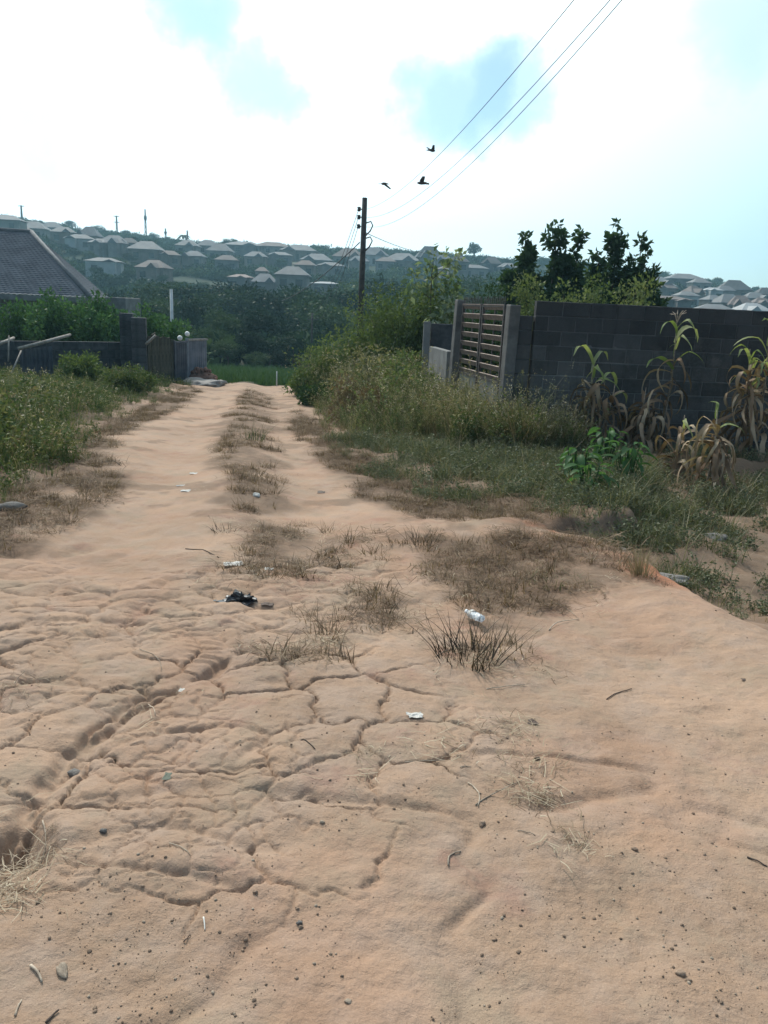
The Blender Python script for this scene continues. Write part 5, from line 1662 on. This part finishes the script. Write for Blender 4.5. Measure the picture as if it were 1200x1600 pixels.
dry_leaf = [maize_leaf(MAT['maize_dry'], .66, .058, .9, 3.4, gm_, .5) for _ in range(3)] + [maize_leaf(MAT['maize_dry'], .70, .05, .1, 2.3, gm_, .3) for _ in range(3)] + [maize_leaf(MAT['maize_dry'], .62, .065, -.7, .8, gm_) for _ in range(3)] if True else [maize_leaf(MAT['maize_dry'], .62, .055, 1.0, 3.0 + .5 * gm_.random(), gm_) for _ in range(3)] + [maize_leaf(MAT['maize_dry'], .75, .05, .5, 2.2, gm_, .6) for _ in range(3)] + [maize_leaf(MAT['maize_dry'], .6, .06, -.6, .9, gm_) for _ in range(2)]
green_leaf = [maize_leaf(MAT['maize_green'], .58, .058, 1.15, 1.4 + 1.2 * gm_.random(), gm_, .5 * gm_.random()) for _ in range(5)]


def maize(bx, by, tx, ty, n_dry, n_green, tassel, lab):
    """stalk from the ground seen at bx, by up to tx, ty"""
    gx_, gy_ = gr(bx, by)
    d_ = min(gy_, 13.2); gx_ = gx_ * d_ / gy_; gy_ = d_
    zb = h1(gx_, gy_); top = at(tx, ty, gy_)
    t = thing('maize_plant', (gx_, gy_, zb), lab, 'maize plant', 'dead maize plants before the block wall')
    tv = Vector((top[0] - gx_, .0, top[2] - zb))
    P_ = [tv * q + Vector((.05 * math.sin(q * 3), .03 * math.sin(q * 5), 0)) * (1 if q > 0 else 0) for q in (0, .2, .4, .6, .8, 1.0)]
    MB().tube([tuple(p) for p in P_], [.016, .015, .013, .011, .009, .005], 6).build('stalk', MAT['twig'], t, True)
    n_dry, n_green = int(n_dry * 3.0), int(n_green * 1.4)
    for i in range(n_dry + n_green):
        grn = i >= n_dry
        q = .10 + .66 * ((i + .5) / n_dry) ** .8 if not grn else .62 + .36 * (i - n_dry + .5) / max(1, n_green)
        src = green_leaf if grn else dry_leaf
        o = link(bpy.data.objects.new('leaf', src[rnd.randrange(len(src))]), t)
        k = min(4, int(q * 5)); f = q * 5 - k
        o.location = P_[k].lerp(P_[k + 1], f)
        o.rotation_euler = (rnd.gauss(0, .25), rnd.gauss(0, .2), i * 2.6 + rnd.gauss(0, .5))
        s = rnd.uniform(.8, 1.4); o.scale = (s * rnd.uniform(.7, 1.1), s * rnd.uniform(.6, 1.4), s * rnd.uniform(.9, 1.2))
    if tassel:
        b_ = MB()
        for k in range(9):
            a = k * .7; b_.tube([tuple(P_[-1]), tuple(P_[-1] + Vector((.05 * math.cos(a), .05 * math.sin(a), .14))), tuple(P_[-1] + Vector((.13 * math.cos(a), .10 * math.sin(a), .17 + .04 * math.sin(k))))], [.004, .006, .004], 4)
        b_.build('tassel', MAT['twig'], t)
    return t


maize(910, 690, 925, 562, 12, 4, False, 'maize plant with green top and red brown skirts, leftmost before the wall')
maize(930, 690, 962, 588, 9, 2, False, 'spindly maize plant leaning right beside the leftmost maize')
maize(985, 690, 1008, 605, 12, 0, False, 'all brown collapsed maize plant with curled tan top')
maize(1030, 700, 1056, 505, 6, 5, True, 'tall slender maize plant with brown tassel standing clear of the wall')
maize(1047, 730, 1068, 648, 7, 1, False, 'shortest dead maize plant with thin pointed leaves')
maize(1105, 745, 1118, 640, 16, 2, False, 'thick brown maize plant nearest the road with pale arching leaves')
maize(1150, 720, 1170, 545, 16, 5, False, 'tall maize plant with bushy brown skirts and green top')
maize(1178, 722, 1200, 512, 9, 6, False, 'tallest maize plant at the right edge with long green leaves')
maize(1008, 672, 1012, 625, 7, 0, False, 'small withered maize clump hard against the block wall')

# ------------------------------------------------------------------ broad-leaved green plants
def broad_leaf(ln, g):
    n = 6; vs, fs = [], []
    for i in range(n + 1):
        q = i / n; w = ln * .23 * math.sin(math.pi * (q * .93 + .04)) ** .75
        z = ln * (.25 * q - .5 * q * q)
        vs += [(ln * q, -w, z + w * .35), (ln * q, 0, z), (ln * q, w, z + w * .35)]
    for i in range(n):
        a = i * 3; fs += [(a, a + 1, a + 4, a + 3), (a + 1, a + 2, a + 5, a + 4)]
    me_ = MB().add(vs, fs).mesh('leaf', MAT['leaf_broad'], True)
    av = me_.attributes.new('var', 'FLOAT', 'POINT'); av.data.foreach_set('value', np.full(len(vs), .15 + .8 * g.random(), np.float32))
    return me_


bl = [broad_leaf(.13 + .022 * i, gm_) for i in range(5)]
for (bx, by, hh, nl, lab) in ((898, 765, .50, 26, 'broad leaved green plant at the left of the glossy clump'), (940, 745, .62, 30, 'tallest broad leaved green plant in the middle of the glossy clump'),
                              (975, 765, .46, 24, 'broad leaved green plant at the right of the glossy clump'), (915, 785, .34, 16, 'low broad leaved green plant in front of the glossy clump')):
    gx_, gy_ = gr(bx, by); zb = h1(gx_, gy_)
    t = thing('broad_leaf_plant', (gx_, gy_, zb), lab, 'plant', 'broad leaved plants by the maize')
    st_ = MB(); nl = int(nl * 1.7)
    for i in range(nl):
        a = i * 2.4 + rnd.gauss(0, .2); q = .2 + .8 * (i + .5) / nl; r_ = .17 * math.sqrt(rnd.random())
        p0_ = Vector((r_ * .4 * math.cos(a), r_ * .4 * math.sin(a), 0)); p1_ = Vector((r_ * math.cos(a), r_ * math.sin(a), hh * q))
        st_.tube([tuple(p0_), tuple(p1_)], .006, 4, False)
        o = link(bpy.data.objects.new('leaf', bl[rnd.randrange(5)]), t)
        o.location = p1_; o.rotation_euler = (rnd.gauss(0, .3), rnd.uniform(-.5, 1.15), a)
        s = rnd.uniform(.7, 1.1); o.scale = (s, s, s)
    st_.build('stems', MAT['leaf_broad'], t)


# ------------------------------------------------------------------ single tufts on the clay
def tuft(px, py, n, h0, h1_, rad, mat, lab, wid=.006, lean=.6, bend=.6):
    gx_, gy_ = gr(px, py)
    o = link(bpy.data.objects.new('grass_tuft', blade_clump('grass_tuft', MAT[mat], n, rad, h0, h1_, wid, bend, gm_, lean, 3)))
    o.location = (gx_, gy_, h1(gx_, gy_)); return tag(o, lab, 'grass tuft', 'single grass tufts on the clay')


MAT['burnt'] = foliage('burnt', (.035, .026, .02), (.08, .058, .042), (.17, .12, .085), .15)
tuft(730, 1030, 150, .08, .26, .17, 'burnt', 'large scorched grass tuft just below the plastic bottle', .006, .9, .5)
tuft(785, 1015, 110, .05, .17, .17, 'dry', 'brown flattened tuft on the right side of the scorched tuft', .006, 1.1, .8)
tuft(1000, 915, 90, .12, .30, .07, 'straw', 'pale upright straw tuft on the rim of the clay ledge', .006, .4, .4)
tuft(660, 852, 90, .06, .20, .14, 'burnt', 'dark spiky tuft at the near end of the right verge', .006, .9, .6)
tuft(508, 995, 70, .05, .15, .10, 'dry', 'small dead tuft left of the scorched tuft in the wheel track', .005, 1.2, .8)
tuft(350, 835, 60, .04, .12, .10, 'burnt', 'dark flattened tuft on the left wheel track', .006, 1.2, .8)
tuft(395, 690, 70, .15, .38, .20, 'weed_tall', 'greenish tuft growing in the middle strip far up the track', .008, .6, .6)
tuft(515, 825, 40, .04, .13, .07, 'dry', 'small brown sprig in the right wheel track', .005, 1.1, .7)
tuft(870, 910, 130, .03, .10, .22, 'weed_tall', 'low greenish mat of grass in the middle of the dry patch', .006, 1.1, .9)
tuft(1030, 790, 70, .12, .30, .10, 'weed', 'bright green upright grass tuft right of the broad leaved plants', .008, .4, .5)
tuft(1000, 765, 50, .12, .28, .08, 'weed', 'narrow green grass tuft against the broad leaved plants', .008, .4, .5)


# ------------------------------------------------------------------ stones, sticks, litter
def stone(px, py, wpx, mat, lab, flat=.6, yaw=0.0, elong=1.0, group='single stones on the clay'):
    gx_, gy_ = gr(px, py); s = wpx / 1250.0 * gy_ * 1.05
    o = link(bpy.data.objects.new('stone', lump('stone', MAT[mat], gm_, 3, flat, .3)))
    o.location = (gx_, gy_, h1(gx_, gy_) + s * flat * .22); o.scale = (s * elong, s, s); o.rotation_euler = (0, 0, yaw)
    return tag(o, lab, 'stone', group)


stone(97, 1520, 26, 'stone', 'long pale stone lying alone at the lower left', .6, R(-50), 1.5)
stone(112, 1187, 22, 'stone_grey', 'flat grey stone beside the gully', .5, R(30), 1.2)
stone(400, 1395, 9, 'clod', 'dark round pebble right of the lower left stones', .8)
stone(468, 1440, 13, 'stone_grey', 'larger of a pair of grey pebbles in the front clay', .8)
stone(470, 1446, 8, 'clod', 'smaller of a pair of grey pebbles in the front clay', .8)
stone(753, 1291, 12, 'clod', 'dark pebble below the crossed twigs', .8)
stone(162, 1302, 12, 'stone_grey', 'grey pebble beside a whitish smear', .7)
stone(503, 1295, 8, 'stone', 'small tan pebble left of the middle', .7)
stone(990, 1341, 11, 'clod', 'lone clod right of the straw bits', .7)
stone(1060, 1532, 20, 'clod', 'dark clod at the lower right corner', .6)
stone(1074, 1543, 10, 'clod', 'small clod right of the dark lower right clod', .6)
stone(838, 1195, 11, 'clod', 'small dark clod above the straw bits', .7)
stone(545, 1560, 14, 'stone', 'flattish pebble at the bottom of the picture', .5)
stone(400, 779, 13, 'paper', 'bright white stone in the dry middle strip', .6)
stone(968, 832, 40, 'stone_grey', 'grey boulder half hidden by herbs on the ledge rim', .6, R(20), 1.2)
stone(1125, 808, 34, 'stone_grey', 'pale flat rock among the herbs on the right', .4, R(10), 1.3)
stone(1055, 872, 40, 'stone_grey', 'low grey rock at the foot of the clay ledge', .4, R(-10), 1.4)
stone(15, 798, 34, 'stone_grey', 'grey rock under the dry grass at the left edge', .5, R(20), 1.3)


def stick(p, q, r, mat, lab, bend=.1, name='twig', lift=.012):
    a, b_ = gr(*p), gr(*q)
    r = r * .5
    P_ = []
    n = 6
    ln = math.hypot(b_[0] - a[0], b_[1] - a[1])
    for i in range(n + 1):
        u = i / n; x = a[0] + (b_[0] - a[0]) * u; y = a[1] + (b_[1] - a[1]) * u
        k = math.sin(u * math.pi) * bend * ln
        x -= (b_[1] - a[1]) / max(ln, 1e-6) * k; y += (b_[0] - a[0]) / max(ln, 1e-6) * k
        P_.append([x, y, 0])
    hs = H([p_[0] for p_ in P_], [p_[1] for p_ in P_])
    hm_ = np.maximum(hs, np.linspace(hs[0], hs[-1], n + 1))
    for p_, z in zip(P_, hm_):
        p_[2] = z + r * .6 + rnd.uniform(0, .004)
    o = MB().tube([tuple(p_) for p_ in P_], [r * (1 - .35 * i / n) for i in range(n + 1)], 6).build(name, MAT[mat], None, True)
    return tag(o, lab, 'twig', 'single twigs on the clay')


stick((742, 1266), (814, 1230), .0045, 'twig', 'long straw coloured twig, straighter of the crossed pair', .03)
stick((730, 1233), (746, 1268), .006, 'twig', 'thick bent pale stalk, shorter of the crossed pair', .15)
stick((718, 1213), (736, 1204), .004, 'twig', 'short pale twig just above the crossed pair', .05)
stick((700, 1358), (720, 1330), .006, 'twig', 'pale curved stalk in the front clay right of middle', .15)
stick((808, 1306), (835, 1318), .004, 'twig', 'short pale straw under the straw bits', .05)
stick((632, 1201), (695, 1199), .005, 'twig', 'brown stick above the middle of the front clay', .03)
stick((858, 985), (905, 966), .007, 'twig', 'bent brown stick below the dry patch', .14)
stick((948, 1092), (987, 1076), .006, 'twig_dark', 'short dark stick on the smooth clay to the right', .04)
stick((868, 938), (902, 962), .004, 'twig', 'thin twig reaching down from the dry patch', .05)
stick((290, 860), (342, 878), .008, 'twig_dark', 'dark stick lying across the left wheel track', .03)
stick((218, 1018), (252, 1052), .004, 'twig', 'thin curved straw on the scaly clay', .12)
stick((230, 1092), (243, 1120), .005, 'twig', 'short pale straw standing in the gully', .03)
stick((265, 1330), (298, 1350), .004, 'twig', 'thin twig left of the middle in the front clay', .06)
stick((470, 1170), (492, 1186), .005, 'twig_dark', 'short dark splinter left of the middle', .02)
stick((318, 1436), (320, 1452), .005, 'paper', 'tiny pale chip of wood in the front clay', .02)
stick((287, 1466), (298, 1457), .004, 'twig_dark', 'tiny dark splinter beside the pale chip', .02)
stick((66, 1275), (60, 1325), .006, 'twig', 'pale straw standing along the edge of the lower left hole', .08)
stick((8, 1335), (44, 1316), .005, 'twig', 'pale straw lying across the lower left hole', .05)
stick((48, 1512), (66, 1536), .008, 'twig', 'short thick pale stub left of the long pale stone', .05)
stick((24, 1590), (34, 1564), .006, 'twig', 'pale straw at the bottom left corner', .04)
stick((72, 1600), (92, 1580), .007, 'twig_dark', 'dark stub at the bottom left edge', .04)
stick((1165, 1352), (1197, 1366), .006, 'twig_dark', 'dark twig at the right edge of the front clay', .05)
stick((650, 797), (700, 792), .006, 'twig_dark', 'dark twig at the foot of the right verge', .04)
stick((1090, 935), (1190, 950), .012, 'twig', 'long pale stick in the hollow below the ledge', .04)
stick((175, 720), (188, 726), .014, 'twig_dark', 'dark stub on the left edge of the track', .02)
stick((1050, 778), (1085, 792), .008, 'twig', 'pale fallen maize stalk among the herbs', .03)
stick((680, 1028), (730, 1012), .005, 'twig', 'pale twig poking out of the scorched tuft', .12)
stick((760, 1078), (820, 1074), .005, 'twig', 'pale twig lying just below the scorched tuft', .03)


def scrap(px, py, wpx, lab, mat='paper', name='paper_scrap', cat='paper', group='paper scraps on the track', asp=.7, yaw=0.0):
    gx_, gy_ = gr(px, py); s = wpx / 1250.0 * gy_
    n = 7; vs, fs = [], []
    off = gm_.random() * 40
    for i in range(n):
        for j in range(n):
            u, v = i / (n - 1) - .5, j / (n - 1) - .5
            e = 1 + .35 * float(fbm(np.array([math.atan2(v, u) * 1.2 + off]), np.array([0.3]), 2, 5)[0])
            z = .16 * float(fbm(np.array([u * 4 + off]), np.array([v * 4]), 3, 9)[0]) + .06
            vs.append((u * e, v * asp * e, max(.015, z)))
    vs += [(x, y, z - .012) for x, y, z in vs]
    m = n * n
    for i in range(n - 1):
        for j in range(n - 1):
            a = i * n + j; fs += [(a, a + n, a + n + 1, a + 1), (m + a, m + a + 1, m + a + n + 1, m + a + n)]
    o = MB().add(vs, fs).build(name, MAT[mat], None, False)
    o.location = (gx_, gy_, h1(gx_, gy_) + .002); o.scale = (s, s * 1.6, s * (.55 if mat != 'paper' else .8)); o.rotation_euler = (0, 0, yaw)
    return tag(o, lab, cat, group)


scrap(365, 890, 30, 'widest strip of torn white paper above the black bag', asp=.4, yaw=.2)
scrap(395, 902, 18, 'crumpled white paper bit right above the black bag', asp=.5, yaw=-.4)
scrap(420, 896, 14, 'small white paper bit right of the torn strip', asp=.5)
scrap(290, 766, 14, 'white paper flake on the left wheel track', asp=.6)
scrap(282, 756, 14, 'thin white paper sliver just above the flake', asp=.3, yaw=.5)
scrap(303, 738, 12, 'small white scrap farthest up the left wheel track', asp=.5)
scrap(648, 1127, 26, 'flat buff paper scrap on the smooth clay', asp=.45, yaw=.2)
scrap(285, 1078, 12, 'small grey white scrap beside the gully', asp=.6)
MAT['leaf_fallen'] = plain('leaf_fallen', (.06, .075, .05), (.11, .12, .085), 30, .6, .001)
MAT['leaf_brown'] = plain('leaf_brown', (.06, .04, .03), (.12, .08, .06), 30, .7, .001)
scrap(262, 1219, 13, 'grey green fallen leaf on the cracked clay', 'leaf_fallen', 'fallen_leaf', 'leaf', 'fallen leaves on the clay', 1.0)
scrap(829, 1132, 18, 'dark brown curled leaf right of middle', 'leaf_brown', 'fallen_leaf', 'leaf', 'fallen leaves on the clay', .6, .5)
scrap(418, 945, 20, 'curled brown leaf right beside the black bag', 'leaf_brown', 'fallen_leaf', 'leaf', 'fallen leaves on the clay', .5, .1)
scrap(502, 764, 12, 'dark leaf on the right wheel track', 'leaf_brown', 'fallen_leaf', 'leaf', 'fallen leaves on the clay', .8, .1)
scrap(1162, 1073, 10, 'small dark leaf on the smooth clay at the right', 'leaf_brown', 'fallen_leaf', 'leaf', 'fallen leaves on the clay', .5)

# crumpled black plastic bag
gx_, gy_ = gr(376, 938)
bm = bmesh.new(); bmesh.ops.create_icosphere(bm, subdivisions=4, radius=1)
for v in bm.verts:
    a = v.co.copy()
    q = fbm(np.array([a.x * 2.3 + 4]), np.array([a.y * 2.3 + a.z * 2]), 4, 13, .65)[0]
    x = a.x * (.095 if a.x > -.2 else .15)
    v.co = Vector((x * (1 + .5 * q), a.y * .085 * (1 + .8 * q), max(-.01, a.z * (.05 if a.x > -.35 else .018) * (1 + 1.3 * q)) + .012))
m_ = bpy.data.meshes.new('plastic_bag'); bm.to_mesh(m_); bm.free(); m_.materials.append(MAT['black_plastic'])
o = link(bpy.data.objects.new('plastic_bag', m_)); o.location = (gx_, gy_, h1(gx_, gy_)); tag(o, 'crumpled black plastic bag lying on the left wheel track', 'bag')

# crushed clear bottle
gx_, gy_ = gr(752, 978)
bt = thing('plastic_bottle', (gx_, gy_, h1(gx_, gy_) + .05), 'crushed clear plastic bottle resting on the scorched tuft', 'bottle')
prof = [(0, 0), (.026, .0), (.031, .008), (.031, .05), (.029, .055), (.031, .06), (.031, .10), (.028, .105), (.031, .112), (.030, .15), (.022, .175), (.013, .19), (.012, .205)]
vs, fs = [], []
for i, (r_, z) in enumerate(prof):
    for k in range(16):
        an = k * math.pi / 8; c_ = 1 + .16 * math.sin(3 * an + z * 60) * (1 if .01 < z < .16 else 0)
        vs.append((r_ * c_ * math.cos(an), z, r_ * c_ * math.sin(an) * .82))
for i in range(len(prof) - 1):
    for k in range(16):
        fs.append((i * 16 + k, (i + 1) * 16 + k, (i + 1) * 16 + (k + 1) % 16, i * 16 + (k + 1) % 16))
MB().add(vs, fs).build('body', MAT['clear_plastic'], bt, True)
MB().tube([(0, .203, 0), (0, .207, 0), (0, .222, 0)], [.013, .015, .0145], 12).build('cap', MAT['white_enamel'], bt)
MB().tube([(0, .118, 0), (0, .148, 0)], [.0325, .0322], 16, False).build('wrapper', MAT['paper'], bt, True)
bt.rotation_euler = (R(-4), 0, R(28))
bt.scale = (.85, .75, .85)

# ------------------------------------------------------------------ haze
hz_m, t_, out_ = new_mat('haze_air')
pv = N(t_, 'ShaderNodeVolumePrincipled'); pv.inputs['Density'].default_value = .00055; pv.inputs['Color'].default_value = (.48, .84, 1.0, 1); pv.inputs['Anisotropy'].default_value = .2
L(t_, pv.outputs[0], out_.inputs['Volume'])
hb = MB().box((-915, -915, -14), (915, 915, 85)).build('haze', hz_m)
tag(hb, None, None, None, 'stuff')
